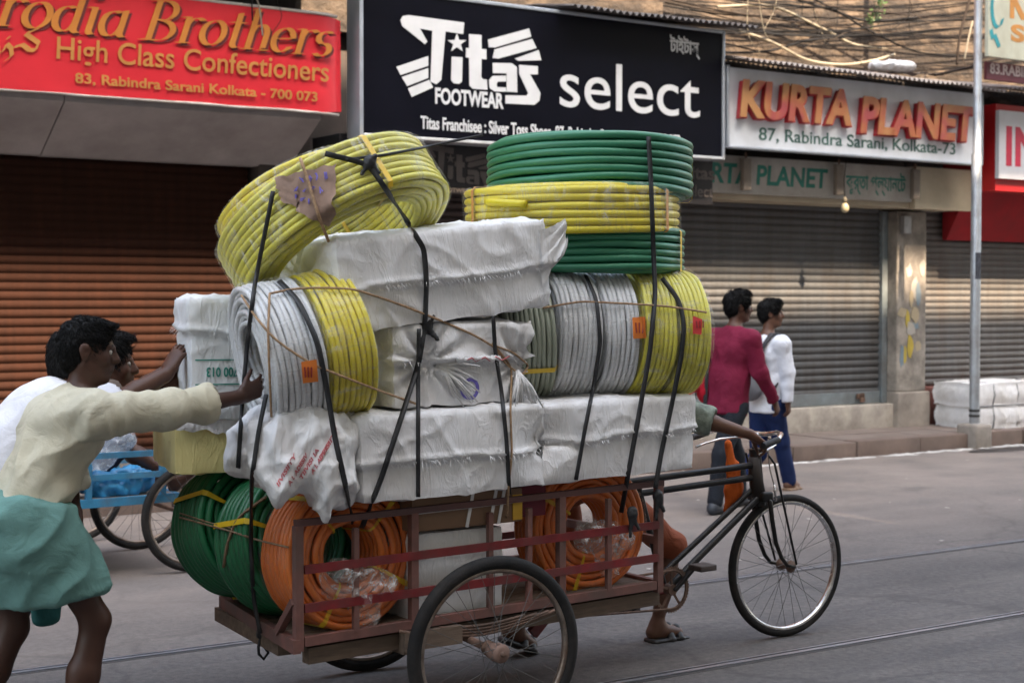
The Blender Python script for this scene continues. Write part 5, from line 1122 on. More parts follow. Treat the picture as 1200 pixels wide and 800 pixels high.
# orange printed labels on coils
lab_o = M("orange_print_label", (.72, .20, .03), .5, var=.1); lab_r = M("red_print_label", (.55, .04, .04), .5)
for poly, mt, lb in (([(353, 424), (371, 421), (373, 447), (355, 449)], lab_o, "small orange printed label on the white coil by the pusher"), ([(741, 372), (756, 371), (757, 396), (742, 397)], lab_o, "small orange printed label on the white coil in the row"), ([(812, 370), (823, 374), (822, 392), (812, 391)], lab_r, "small red printed label on the front yellow coil")):
    n = 7; G = []
    for i in range(n):
        for j in range(n):
            u, v = i / (n - 1), j / (n - 1); G.append((poly[0][0] * (1 - u) * (1 - v) + poly[1][0] * u * (1 - v) + poly[2][0] * u * v + poly[3][0] * (1 - u) * v, poly[0][1] * (1 - u) * (1 - v) + poly[1][1] * u * (1 - v) + poly[2][1] * u * v + poly[3][1] * (1 - u) * v))
    pp = px_patch(G, .014); m = MB().add(pp, [(i * n + j, i * n + j + 1, (i + 1) * n + j + 1, (i + 1) * n + j) for i in range(n - 1) for j in range(n - 1)])
    t = thing("printed_label", lb, "label", MW, tuple(pp[0])); part("paper", m, mt, t, True)
    st = MB()
    for k in range(3): st.tube(px_patch([(poly[0][0] + 4 + k * 4, poly[0][1] + 6), (poly[0][0] + 5 + k * 3.5, poly[3][1] - 7)], .018), .003, 5)
    part("mark", st, M("dark_print", (.25, .02, .02), .6), t)
# ------------------------------------------------------------------ people
def V3(*a): return Vector(a)
def head_prims(c, f, u, s=1.0):
    f = f.normalized(); l = u.cross(f).normalized(); u = f.cross(l).normalized(); P = lambda a, b, d: c + (f * a + l * b + u * d) * s
    ax = (f, l, u); pr = [ell(P(-.012, 0, .035), [.098 * s, .076 * s, .088 * s], ax, .01), ell(P(.022, 0, -.03), [.072 * s, .060 * s, .085 * s], ax, .03),
        cone(P(.03, 0, -.085), P(.068, 0, -.098), .040 * s, .022 * s, .025), cone(P(-.01, .045, -.055), P(.045, .022, -.095), .022 * s, .02 * s, .025), cone(P(-.01, -.045, -.055), P(.045, -.022, -.095), .022 * s, .02 * s, .025),
        cone(P(.085, 0, .022), P(.108, 0, -.024), .010 * s, .0155 * s, .012), ell(P(.094, .013, -.028), [.012 * s, .009 * s, .009 * s], ax, .008), ell(P(.094, -.013, -.028), [.012 * s, .009 * s, .009 * s], ax, .008),
        cone(P(.078, .035, .026), P(.086, .008, .022), .010 * s, .010 * s, .012), cone(P(.078, -.035, .026), P(.086, -.008, .022), .010 * s, .010 * s, .012),
        ell(P(.058, .040, -.022), [.024 * s, .02 * s, .022 * s], ax, .02), ell(P(.058, -.040, -.022), [.024 * s, .02 * s, .022 * s], ax, .02),
        ('-', ell(P(.092, .031, .004), [.016 * s, .016 * s, .011 * s], ax, .01)), ('-', ell(P(.092, -.031, .004), [.016 * s, .016 * s, .011 * s], ax, .01)),
        cone(P(.082, .018, -.052), P(.094, 0, -.050), .008 * s, .009 * s, .006), cone(P(.082, -.018, -.052), P(.094, 0, -.050), .008 * s, .009 * s, .006),
        cone(P(.080, .016, -.064), P(.090, 0, -.064), .009 * s, .010 * s, .006), cone(P(.080, -.016, -.064), P(.090, 0, -.064), .009 * s, .010 * s, .006)]
    for sg in (1, -1):
        pr += [ell(P(-.008, .078 * sg, -.006), [.020 * s, .010 * s, .034 * s], ax, .008), ell(P(-.014, .084 * sg, .004), [.021 * s, .007 * s, .026 * s], ax, .006), ('-', ell(P(.0, .092 * sg, -.002), [.009 * s, .008 * s, .014 * s], ax, .004))]
    return pr
def hair_prims(c, f, u, s=1.0, vol=1.0, length=0):
    f = f.normalized(); l = u.cross(f).normalized(); u = f.cross(l).normalized(); P = lambda a, b, d: c + (f * a + l * b + u * d) * s; ax = (f, l, u); g = .014 * vol
    pr = [ell(P(-.016, 0, .042), [(.098 + g) * s, (.077 + g * .8) * s, (.088 + g * 1.2) * s], ax, .02), ell(P(-.055, 0, -.015), [.062 * s, (.070 + g * .4) * s, .075 * s], ax, .03), ell(P(.045, .01, .105), [.055 * s, .062 * s, .034 * vol * s], ax, .02),
          ('-', ell(P(.115, 0, -.055), [.085 * s, .12 * s, .125 * s], ax)), ('-', ell(P(.0, .085, -.03), [.03 * s, .03 * s, .045 * s], ax)), ('-', ell(P(.0, -.085, -.03), [.03 * s, .03 * s, .045 * s], ax))]
    return pr
def hand_prims(w, d, pn, th, curl=(20, 25, 20), s=1.0, spread=4, thumb=35):
    """w wrist, d direction of the fingers, pn the way the palm faces, th the side the thumb is on"""
    d = d.normalized(); th = (th - d * th.dot(d)).normalized(); pn = (pn - d * pn.dot(d) - th * pn.dot(th)).normalized(); pr = []
    K = w + d * .092 * s
    pr += [cone(w - d * .01, w + d * .03 * s, .026 * s, .027 * s, .012, pn, .72), cone(w + d * .03 * s + th * .018 * s, K + th * .022 * s, .021 * s, .019 * s, .012, pn, .66), cone(w + d * .03 * s - th * .014 * s, K - d * .008 * s - th * .022 * s, .021 * s, .017 * s, .012, pn, .66), cone(w + d * .03 * s, K, .02 * s, .019 * s, .012, pn, .66)]
    for i, (o, L_, r) in enumerate(((.031, .072, .0086), (.0105, .080, .0088), (-.0105, .074, .0085), (-.031, .058, .0075))):
        p = K + th * o * s - d * (.004 if i in (0, 2) else .012 if i == 3 else 0) * s; dd = (d + th * math.tan(rad(spread)) * (1.5 - i)).normalized(); a = 0
        for j, (fr, cu) in enumerate(zip((.44, .31, .25), curl)):
            a += cu + (i * 3 if j == 0 else 0); q = p + (dd * math.cos(rad(a)) + pn * math.sin(rad(a))) * L_ * fr * s
            pr.append(cone(p, q, r * s * (1 - .08 * j), r * s * (.93 - .09 * j), .003)); p = q
    p = w + d * .028 * s + th * .028 * s; t1 = (d * math.cos(rad(thumb)) + th * math.sin(rad(thumb)) + pn * .35).normalized(); q = p + t1 * .042 * s; t2_ = (t1 + d * .5 + pn * .35).normalized()
    pr += [cone(p, q, .0145 * s, .0115 * s, .008), cone(q, q + t2_ * .032 * s, .0112 * s, .0098 * s, .003), cone(q + t2_ * .032 * s, q + t2_ * .058 * s, .0098 * s, .0078 * s, .003)]
    return pr
def body_prims(J, s=1.0):
    f, up = J['fwd'].normalized(), (J['neck'] - J['pelvis']).normalized(); pr = []
    ch = J['pelvis'].lerp(J['neck'], .70); wa = J['pelvis'].lerp(J['neck'], .30); l = up.cross(f).normalized(); fb = l.cross(up).normalized()
    pr += [cone(ch + l * .07 * s, ch - l * .07 * s, .105 * s, .105 * s, .05), cone(ch, wa, .15 * s, .128 * s, .06, fb, .72), cone(wa, J['pelvis'], .128 * s, .142 * s, .06, fb, .78),
           cone(J['neck'] - up * .02, J['head'] - (J['head'] - J['neck']) * .35, .056 * s, .054 * s, .03), cone(J['lsh'], J['neck'] - up * .02, .054 * s, .055 * s, .05), cone(J['rsh'], J['neck'] - up * .02, .054 * s, .055 * s, .05)]
    for q in 'lr':
        sh, el, wr, hi, kn, an = (J[q + k] for k in ('sh', 'el', 'wr', 'hip', 'kn', 'an'))
        pr += [ell(sh, [.058 * s] * 3, None, .04), cone(sh, el, .050 * s, .039 * s, .03), cone(el, el.lerp(wr, .35), .040 * s, .041 * s, .015), cone(el.lerp(wr, .35), wr, .041 * s, .0265 * s, .015)]
        pr += [cone(hi, kn, .088 * s, .054 * s, .04), cone(kn, kn.lerp(an, .35), .053 * s, .056 * s, .03), cone(kn.lerp(an, .32) - J[q + 'ft'].normalized() * .018, kn.lerp(an, .62), .046 * s, .036 * s, .03), cone(kn.lerp(an, .35), an, .050 * s, .034 * s, .03)]
        ft = J[q + 'ft'].normalized(); pr += foot_prims(an, ft, s)
        if J.get(q + 'hand'): pr += hand_prims(wr, **J[q + 'hand'], s=s)
    return pr + head_prims(J['head'], J['hdir'], J.get('hup', V3(0, 0, 1)), s)
def foot_prims(an, ft, s):
    dn = (V3(0, 0, -1) - ft * V3(0, 0, -1).dot(ft)).normalized(); sd = ft.cross(dn)
    pr = [cone(an, an - ft * .035 * s + dn * .045 * s, .034 * s, .030 * s, .02), cone(an + dn * .02 * s, an + ft * .13 * s + dn * .055 * s, .036 * s, .024 * s, .03, sd, 1.15), cone(an - ft * .03 * s + dn * .055 * s, an + ft * .14 * s + dn * .062 * s, .026 * s, .022 * s, .03, sd, 1.4)]
    for i in range(5): b = an + ft * (.145 - .008 * i) * s + dn * .066 * s + sd * (.030 - .0145 * i) * s; pr.append(cone(b, b + ft * (.042 - .004 * i) * s, (.0125 if i == 0 else .0088) * s, (.0105 if i == 0 else .0075) * s, .006))
    return pr
def ankle_for(fl, s=1.0): return V3(fl.x, fl.y, fl.z + .085 * s)
def skin_mat(name, col): return M(name, col, .5, var=.12, vs=9, bump=.12, bs=90, spec=.4)
hair_m = M("black_hair", (.006, .0055, .0055), .6, var=.4, vs=40, spec=.2)
skin_d = skin_mat("dark_brown_skin", (.055, .022, .0125)); skin_m2 = skin_mat("brown_skin", (.115, .052, .031)); skin_m3 = skin_mat("mid_brown_skin", (.085, .036, .021))
eye_w = M("eye_white", (.30, .27, .24), .4, var=.05); eye_b = M("eye_dark", (.015, .01, .008), .15)
def cloth(name, col, **k):
    m = M(name, col, k.pop('rough', .85), var=k.pop('var', .10), vs=k.pop('vs', 5), bump=.25, bs=160, spec=.25, **k); nt = m.node_tree; N = nt.nodes; L = nt.links
    tc = N.new("ShaderNodeTexCoord"); t = N.new("ShaderNodeTexNoise"); t.inputs['Scale'].default_value = 11; t.inputs['Detail'].default_value = 5; t.inputs['Distortion'].default_value = 1.1; L.new(tc.outputs['Object'], t.inputs['Vector'])
    b2 = N.new("ShaderNodeBump"); b2.inputs['Strength'].default_value = .6; b2.inputs['Distance'].default_value = .018; L.new(t.outputs[0], b2.inputs['Height'])
    for n in list(N):
        if n.type == 'BUMP' and n != b2: L.new(b2.outputs[0], n.inputs['Normal'])
    return m
def wr_dir(axis, a=.012, fa=2.4, fc=10, seed=0, arm=None):
    """folds running along an axis (the trunk), or along the arm beyond the shoulder"""
    A = Vector(axis).normalized(); X = A.orthogonal().normalized(); Y = A.cross(X)
    if arm: S0, B = arm; B = B.normalized(); X2 = B.orthogonal().normalized(); Y2 = B.cross(X2)
    def fn(v, n):
        v = Vector(v); w = 0
        if arm: w = min(1, max(0, ((v - S0).dot(B) + .02) / .06))
        p = lambda A, X, Y, ka, kc: ridged(v.dot(A) * ka + seed, v.dot(X) * kc + .9 * nz(v.x * 4, v.y * 4, v.z * 4), v.dot(Y) * kc)
        t = p(A, X, Y, fa, fc) * (1 - w) + (p(B, X2, Y2, 9, 4.5) if arm else 0) * w
        return a * (max(-.25, t) * .75 + .05) + .004 * nz(v.x * 18, v.y * 18, v.z * 18 + seed)
    return fn
def wrinkles(a=.006, fx=(6, 6, 3), seed=0, b=.004): return lambda v, n: a * ridged(v[0] * fx[0] + seed, v[1] * fx[1], v[2] * fx[2] + .8 * nz(v[0] * 4, v[1] * 4, seed)) + b * nz(v[0] * 16, v[1] * 16 + seed, v[2] * 12)
def make_person(label, J, skin, base, vox=.007, s=1.0, hair=1.0, group=None, hairs=1500):
    J = dict(J)
    mb = sdf_mb(body_prims(J, s), vox)
    o = top("person", mb, skin, label, "person", MW, tuple(base), True, group)
    q = random.Random(int(base[0] * 100)); hp = hair_prims(J['head'], J['hdir'], J.get('hup', V3(0, 0, 1)), s, hair)
    f = J['hdir'].normalized(); u = J.get('hup', V3(0, 0, 1)).normalized(); l = u.cross(f).normalized(); u = f.cross(l)
    hm = sdf_mb(hp, min(vox, .006), lambda v, n: .003 * nz(v[0] * 30, v[1] * 30, v[2] * 30) - .004)
    HV = np.array(hm.V); HN = normals(HV, np.array(hm.F)); ns = int(hairs); c0 = J['head'] + (u * .075 - f * .045) * s
    for i in range(ns):
        k = q.randrange(len(HV)); p = Vector(HV[k]); n = Vector(HN[k])
        if n.dot(p - J['head']) < 0: continue
        rel = p - c0; d = rel - n * rel.dot(n); d = (d.normalized() if d.length > 1e-4 else f) * .8 - u * .35 + f * .25 + Vector((q.gauss(0, .28), q.gauss(0, .28), q.gauss(0, .28))); d = (d - n * d.dot(n)).normalized(); L_ = q.uniform(.022, .042) * s * hair
        hm.tube([p - n * .003, p + d * L_ * .5 + n * (.0055 * hair), p + d * L_ + n * q.uniform(-.001, .006)], .0021 * (vox / .0062) ** .5, 3, rf=lambda t: 1 - .75 * t)
    part("hair", hm, hair_m, o, True)
    for sg in (1, -1):
        m = MB(); c = J['head'] + (f * .079 + l * .031 * sg + u * .004) * s; Mx = Matrix.Translation(c) @ f.to_track_quat('Z', 'Y').to_matrix().to_4x4()
        pr = [(.0115 * s * math.sin(a), .0115 * s * math.cos(a)) for a in [math.pi * k / 10 for k in range(11)]]
        m.lathe(pr, 14, Mx); m.mi = 1; m.lathe([(.0062 * s * math.sin(a), (.0062 * math.cos(a) + .0062) * s) for a in [math.pi * k / 8 for k in range(9)]], 12, Mx); part("eye", m, [eye_w, eye_b], o, True)
        b = MB(); b.tube([J['head'] + (f * .088 + l * .014 * sg + u * .026) * s, J['head'] + (f * .086 + l * .032 * sg + u * .032) * s, J['head'] + (f * .074 + l * .046 * sg + u * .025) * s], .0045, 6, rf=lambda t: 1 - .5 * t); part("eyebrow", b, hair_m, o, True)
    return o
def shirt_prims(J, s=1.0, g=.016, sleeve=(1, .55), hem=.02, loose=.02, upr=1.0):
    """torso and sleeves; sleeve = how far down (upper arm + forearm part)"""
    f, up = J['fwd'].normalized(), (J['neck'] - J['pelvis']).normalized(); l = up.cross(f).normalized(); fb = l.cross(up).normalized()
    ch = J['pelvis'].lerp(J['neck'], .70); wa = J['pelvis'].lerp(J['neck'], .30); pe = J['pelvis'] - up * hem
    pr = [cone(ch + l * .07 * s, ch - l * .07 * s, .105 * s + g, .105 * s + g, .05), cone(ch, wa, .152 * s + g, .135 * s + g + loose, .06, fb, .74), cone(wa, pe, .135 * s + g + loose, .150 * s + g + loose, .06, fb, .80),
          cone(J['lsh'], J['neck'] - up * .05, .057 * s + g * .8, .058 * s + g, .05), cone(J['rsh'], J['neck'] - up * .05, .057 * s + g * .8, .058 * s + g, .05)]
    pr.append(half(pe, -up)); cuts = []
    for q in 'lr':
        sh, el, wr = J[q + 'sh'], J[q + 'el'], J[q + 'wr']; fr = sleeve if isinstance(sleeve[0], float) or isinstance(sleeve[0], int) else sleeve['lr'.index(q)]
        pr.append(ell(sh, [.060 * s + g] * 3, None, .04))
        if fr[0] >= 1:
            pr += [cone(sh, el, .054 * s + g, .046 * s + g, .03), cone(el, el.lerp(wr, fr[1]), .046 * s + g, .038 * s + g * (1.2 if fr[1] < .9 else .5), .025)]
            e = el.lerp(wr, fr[1]); d = (wr - el).normalized()
            if .2 < fr[1] < .9: pr.append(cone(e - d * .045, e, .043 * s + g * 1.6, .042 * s + g * 1.8, .006))
            cuts.append(minus(cone(e + d * .075, e + d * .20, .074, .074)))
        else: pr.append(cone(sh, sh.lerp(el, fr[0]), .056 * s + g, .052 * s + g * 1.5, .03)); e = sh.lerp(el, fr[0]); d = (el - sh).normalized(); cuts.append(minus(cone(e + d * .085, e + d * .2, .084, .084)))
    return pr + cuts
def legs_prims(J, s=1.0, g=.014, to=1.0, waist=.05):
    f, up = J['fwd'].normalized(), (J['neck'] - J['pelvis']).normalized(); l = up.cross(f).normalized(); fb = l.cross(up).normalized()
    pr = [cone(J['pelvis'] + up * waist, J['pelvis'] - V3(0, 0, .03), .140 * s + g * .8, .148 * s + g, .05, fb, .82)]
    for q in 'lr':
        hi, kn, an = J[q + 'hip'], J[q + 'kn'], J[q + 'an']; fl = V3(0, 0, 1)
        pr += [cone(hi, kn, .092 * s + g, .062 * s + g, .04), cone(kn, kn.lerp(an, to), .062 * s + g, (.05 * s + g * 1.2) if to > .8 else .06 * s + g, .03)]
    return pr

# --- the pusher in front, in the cart's frame
C_ = lambda x, y, c: MC @ cp(x, y, c); Cv = lambda x, y, z: MC.to_3x3() @ V3(x, y, z); Cp = lambda x, y, z: MC @ V3(x, y, z)
J = dict(head=C_(104, 412, -.20), hdir=Cv(.91, -.38, -.10), hup=Cv(.16, 0, 1), neck=C_(93, 468, -.20), pelvis=C_(31, 592, -.20), fwd=Cv(1, .02, 0))
J['rsh'] = C_(112, 487, -.375); J['lsh'] = MC @ (cp(98, 487, -.2) + V3(0, .165, 0))
J['rel'] = C_(200, 480, -.40); J['rwr'] = C_(281, 465, -.375); J['rhand'] = dict(d=Cv(.9, .12, .32), pn=Cv(.3, .6, -.3), th=Cv(-.35, -.1, 1), curl=(18, 22, 18))
J['lel'] = C_(78, 555, .02); J['lwr'] = C_(86, 590, .04); J['lhand'] = dict(d=Cv(.15, 0, -1), pn=Cv(-1, -.2, 0), th=Cv(.3, -1, 0), curl=(25, 30, 20))
J['rhip'] = J['pelvis'] + Cv(.02, -.09, -.05); J['lhip'] = J['pelvis'] + Cv(-.02, .09, -.05)
J['rkn'] = C_(112, 726, -.31); J['ran'] = C_(74, 912, -.31); J['rft'] = Cv(1, 0, -.1)
J['lkn'] = C_(16, 735, -.10); J['lan'] = C_(-48, 880, -.10); J['lft'] = Cv(.85, 0, -.5)
p1 = make_person("man in a pale khaki shirt and teal lungi pushing the cart with a straight arm", J, skin_d, Vector((J['ran'].x, J['ran'].y, 0)), .0058, .89, hair=.68, group="men pushing the cart", hairs=3800)
sp1 = shirt_prims(J, .84, .013, ((1, .3), (1, .47)), .10, .004)
part("shirt", sdf_mb(sp1, .0068, wr_dir((J["neck"] - J["pelvis"]) + Cv(.25, 0, .0), .027, 2.0, 9.5, 3, (J["rsh"], J["rel"] - J["rsh"]))), cloth("pale_khaki_cotton", (.54, .51, .40), dirt=(.36, .31, .18), da=.4), p1, True)
cl = [cone(J['neck'] + Cv(-.02, -.055, .0), J['neck'] + Cv(.07, -.03, -.05), .02, .018, .01), cone(J['neck'] + Cv(-.055, 0, .018), J['neck'] + Cv(-.02, -.06, .0), .02, .02, .01), cone(J['neck'] + Cv(-.055, 0, .018), J['neck'] + Cv(-.02, .06, .0), .02, .02, .01)]
part("collar", sdf_mb(cl, .007), cloth("khaki_collar", (.52, .49, .37)), p1, True)
lu = [cone(J['pelvis'] + Cv(.02, 0, .09), J['pelvis'] + Cv(-.01, 0, -.05), .128, .150, .06, Cv(1, 0, 0), .74), ell(J['pelvis'] + Cv(-.07, 0, -.06), [.13, .155, .15], (MC.to_3x3().col[0], MC.to_3x3().col[1], MC.to_3x3().col[2]), .06),
      cone(J['rhip'], J['rhip'].lerp(J['rkn'], 1.05), .105, .100, .08), cone(J['lhip'], J['lhip'].lerp(J['lkn'], 1.05), .125, .105, .10), cone(J['pelvis'] + Cv(.0, 0, -.15), J['rkn'].lerp(J['lkn'], .5) + Cv(0, 0, .03), .14, .14, .1)]
ha, hb_ = C_(112, 688, -.33), C_(-14, 714, -.2); hd = (hb_ - ha).normalized(); hn = hd.cross(Cv(0, 1, 0)).normalized(); hn = hn if hn.z < 0 else -hn
lu.append(half(ha, hn)); lu.append(half(J['pelvis'] + Cv(0, 0, .02), Cv(.25, 0, 1)))
part("lungi", sdf_mb(lu, .0078, wr_dir(Cv(.75, -.2, .62), .026, 2.2, 8.5, 5)), cloth("teal_cotton", (.125, .25, .225), var=.14, vs=9), p1, True)
a = C_(50, 706, .0); part("lungi_tail", sdf_mb([cone(a + Cv(0, 0, .1), a + Cv(.0, 0, -.05), .05, .035, .03), cone(a + Cv(.04, 0, .06), a + Cv(.03, 0, -.045), .035, .028, .03)], .008, wrinkles(.006, (14, 14, 8), 2)), cloth("deep_teal_cotton", (.03, .13, .125)), p1, True)

# --- the man in white behind him
J = dict(head=C_(94, 426, .32), hdir=Cv(.95, -.2, -.15), hup=Cv(.3, 0, 1), neck=C_(76, 464, .32), pelvis=C_(-14, 560, .32), fwd=Cv(.9, 0, -.4))
J['rsh'] = C_(84, 480, .15); J['lsh'] = MC @ (cp(80, 476, .32) + V3(0, .17, 0)); J['rel'] = C_(140, 470, .20); J['rwr'] = C_(196, 438, .24); J['rhand'] = dict(d=Cv(.5, .1, .8), pn=Cv(1, .1, -.3), th=Cv(-.2, .9, .3), curl=(15, 22, 18))
J['lel'] = C_(150, 476, .55); J['lwr'] = C_(205, 448, .50); J['lhand'] = dict(d=Cv(.5, .1, .8), pn=Cv(1, .1, -.3), th=Cv(-.2, -.9, .3), curl=(15, 22, 18))
J['rhip'] = J['pelvis'] + Cv(.02, -.09, -.05); J['lhip'] = J['pelvis'] + Cv(-.02, .09, -.05); J['rkn'] = J['rhip'] + Cv(.02, 0, -.42); J['ran'] = V3(*(J['rkn'] + Cv(-.28, 0, -.30))); J['ran'].z = .09; J['rft'] = Cv(1, 0, -.2)
J['lkn'] = J['lhip'] + Cv(-.12, 0, -.40); J['lan'] = J['lkn'] + Cv(-.34, 0, -.25); J['lan'].z = .12; J['lft'] = Cv(.8, 0, -.6)
p2 = make_person("man in a white shirt pushing the cart, mostly hidden behind the khaki shirted man", J, skin_m3, Vector((J['ran'].x, J['ran'].y, 0)), .008, group="men pushing the cart")
part("shirt", sdf_mb(shirt_prims(J, 1.0, .015, ((.75, 0), (.75, 0)), .08), .009, wr_dir(J["neck"] - J["pelvis"], .013, 2.4, 9, 9)), cloth("white_cotton", (.66, .66, .70)), p2, True)
part("trousers", sdf_mb(legs_prims(J), .010, wrinkles(.006, (7, 7, 5), 4)), cloth("dark_grey_cotton", (.05, .05, .06)), p2, True)
# --- the third pusher, furthest
J = dict(head=C_(127, 428, .66), hdir=Cv(.92, -.38, .0), hup=Cv(.15, 0, 1), neck=C_(104, 462, .66), pelvis=C_(10, 540, .66), fwd=Cv(.85, 0, -.5))
J['rsh'] = C_(112, 472, .49); J['lsh'] = MC @ (cp(106, 474, .66) + V3(0, .17, 0)); J['rel'] = C_(160, 462, .50); J['rwr'] = C_(199, 432, .48); J['rhand'] = dict(d=Cv(.5, .1, .8), pn=Cv(1, .1, -.3), th=Cv(-.2, .9, .3), curl=(15, 22, 18))
J['lel'] = C_(150, 470, .86); J['lwr'] = C_(186, 452, .80); J['lhand'] = dict(d=Cv(.5, .1, .8), pn=Cv(1, .1, -.3), th=Cv(-.2, -.9, .3), curl=(15, 22, 18))
J['rhip'] = J['pelvis'] + Cv(.02, -.09, -.05); J['lhip'] = J['pelvis'] + Cv(-.02, .09, -.05); J['rkn'] = J['rhip'] + Cv(-.04, 0, -.42); J['ran'] = J['rkn'] + Cv(-.30, 0, -.30); J['ran'].z = .09; J['rft'] = Cv(1, 0, -.2)
J['lkn'] = J['lhip'] + Cv(-.18, 0, -.38); J['lan'] = J['lkn'] + Cv(-.34, 0, -.25); J['lan'].z = .12; J['lft'] = Cv(.8, 0, -.6)
p3 = make_person("man pushing furthest away, only his face and reaching arms showing", J, skin_m3, Vector((J['ran'].x, J['ran'].y, 0)), .008, group="men pushing the cart")
part("shirt", sdf_mb(shirt_prims(J, 1.0, .015, ((.4, 0), (.4, 0)), .08), .010, wrinkles(.007, (7, 7, 4), 19)), cloth("brown_cotton", (.12, .09, .07)), p3, True)
part("trousers", sdf_mb(legs_prims(J), .011, wrinkles(.006, (7, 7, 5), 14)), cloth("black_cotton", (.03, .03, .035)), p3, True)

# --- the pedaller, walking between bicycle and load on the far side
J = dict(head=Cp(1.36, .34, 1.47), hdir=Cv(.97, -.05, -.2), hup=Cv(.3, 0, 1), neck=Cp(1.28, .34, 1.32), pelvis=Cp(1.10, .40, .86), fwd=Cv(1, -.1, 0))
J['rsh'] = Cp(1.33, .18, 1.26); J['lsh'] = Cp(1.27, .52, 1.26); J['rel'] = C_(812, 488, .0); J['rwr'] = C_(880, 509, -.20); J['rhand'] = dict(d=Cv(.75, -.25, -.55), pn=Cv(-.55, .1, -.8), th=Cv(.1, .9, .0), curl=(38, 50, 35), thumb=25)
J['lel'] = Cp(1.20, .70, 1.06); J['lwr'] = Cp(1.05, .62, 1.14); J['lhand'] = dict(d=Cv(-.5, -.7, .3), pn=Cv(0, -.5, -.8), th=Cv(.8, -.5, 0), curl=(20, 25, 20))
J['rhip'] = Cp(1.14, .31, .84); J['lhip'] = Cp(1.08, .49, .84)
J['rkn'] = C_(787, 640, .27); J['ran'] = Cp(1.56, .29, .088); J['rft'] = Cv(1, -.05, -.02)
J['lkn'] = Cp(1.16, .46, .44); J['lan'] = Cp(.82, .45, .14); J['lft'] = Cv(.9, 0, -.42)
p4 = make_person("pedaller walking behind the bicycle, only his arm, leg and sandal showing", J, skin_m2, Vector((J['ran'].x, J['ran'].y, 0)), .0062, .9)
plaid = cloth("grey_green_checked_cotton", (.20, .23, .19), var=.45, vs=26)
part("shirt", sdf_mb(shirt_prims(J, 1.0, .016, ((1, .25), (1, .22)), .06), .009, wrinkles(.009, (8, 8, 6), 6)), plaid, p4, True)
part("shorts", sdf_mb(legs_prims(J, .9, .012, .0), .009, wrinkles(.006, (7, 7, 5), 5)), cloth("rust_orange_cotton", (.24, .065, .03)), p4, True)
def sandal(o, an, ft, mat, s=1.0, strapm=None, name="sandal"):
    ft = V3(ft.x, ft.y, ft.z).normalized(); dn = (V3(0, 0, -1) - ft * V3(0, 0, -1).dot(ft)).normalized(); sd = ft.cross(dn); b = an + dn * .082 * s
    pr = [cone(b - ft * .04, b + ft * .17, .013, .013, .02, sd, 3.2), cone(b - ft * .045, b + ft * .05, .012, .013, .02, sd, 2.6)]
    for k in (.06, .115): pr += [cone(b + ft * k + sd * .045 - dn * .005, b + ft * k - dn * (.085 - k * .25), .014, .013, .01, ft, 1.5), cone(b + ft * k - sd * .045 - dn * .005, b + ft * k - dn * (.085 - k * .25), .014, .013, .01, ft, 1.5)]
    part(name, sdf_mb(pr, .006), mat, o, True)
leather = M("black_leather_sandal", (.02, .018, .018), .5); tan_l = M("tan_leather_sandal", (.24, .15, .09), .6)
sandal(p4, J['ran'], J['rft'], leather); sandal(p4, J['lan'], J['lft'], leather)
oc = [cone(C_(853, 520, .05), C_(858, 548, .055), .014, .032, .015, Cv(0, 1, 0), .45), cone(C_(858, 548, .055), C_(860, 572, .06), .026, .040, .02, Cv(0, 1, 0), .4), cone(C_(860, 572, .06), C_(852, 597, .065), .038, .016, .02, Cv(0, 1, 0), .4)]
top("orange_cloth", sdf_mb(oc, .006, lambda v, n: .010 * ridged((v[0] + v[1]) * 20, v[2] * 4, 2)), cloth("orange_cotton", (.62, .12, .02)), "orange cloth hung over the bicycle frame beside the handlebar stem", "cloth", MW, tuple(C_(852, 555, .05)), True)

# --- two men walking on the road
S_ = lambda x, y, v: MS @ sp(x, y, v); Sv = lambda x, y, z: MS.to_3x3() @ V3(x, y, z)
v = 9.17
J = dict(head=S_(866, 360, v), hdir=Sv(.9, -.40, -.03), neck=S_(860, 386, v), pelvis=S_(853, 470, v), fwd=Sv(1, .08, 0))
lft = Sv(-.08, 1, 0)
J['rsh'] = J['neck'] - lft * .185 + V3(0, 0, -.075); J['lsh'] = J['neck'] + lft * .185 + V3(0, 0, -.075)
J['rel'] = S_(890, 436, v - .22); J['rwr'] = S_(907, 469, v - .18); J['rhand'] = dict(d=Sv(.45, .0, -1), pn=Sv(-.4, .9, 0), th=Sv(1, .4, .3), curl=(22, 28, 20))
J['lel'] = S_(822, 440, v + .25); J['lwr'] = S_(842, 466, v + .2); J['lhand'] = dict(d=Sv(.5, 0, -.8), pn=Sv(-.4, -.9, 0), th=Sv(1, -.4, .3), curl=(30, 40, 30))
J['rhip'] = J['pelvis'] - lft * .085 + V3(0, 0, -.05); J['lhip'] = J['pelvis'] + lft * .085 + V3(0, 0, -.05)
J['rkn'] = S_(845, 533, v - .1); J['ran'] = MS @ (sp(838, 596, v - .1)); J['ran'].z = .10; J['rft'] = Sv(.92, .3, -.1)
J['lkn'] = J['lhip'] + Sv(.22, .06, -.40); J['lan'] = J['lkn'] + Sv(.06, .02, -.40); J['lan'].z = .10; J['lft'] = Sv(.92, .3, -.05)
p5 = make_person("man in a magenta shirt and dark jeans walking along the road", J, skin_m3, Vector((J['ran'].x, J['ran'].y, 0)), .0085, .97, hair=1.25, group="men walking along the road")
part("shirt", sdf_mb(shirt_prims(J, .97, .016, (1, .96), .10, .012), .0095, wr_dir((J["neck"] - J["pelvis"]) + Sv(.3, 0, 0), .012, 3, 8, 3)), cloth("magenta_cotton", (.165, .010, .036)), p5, True)
part("jeans", sdf_mb(legs_prims(J, .97, .008), .011, wrinkles(.006, (7, 7, 6), 4)), cloth("charcoal_denim", (.014, .017, .024)), p5, True)
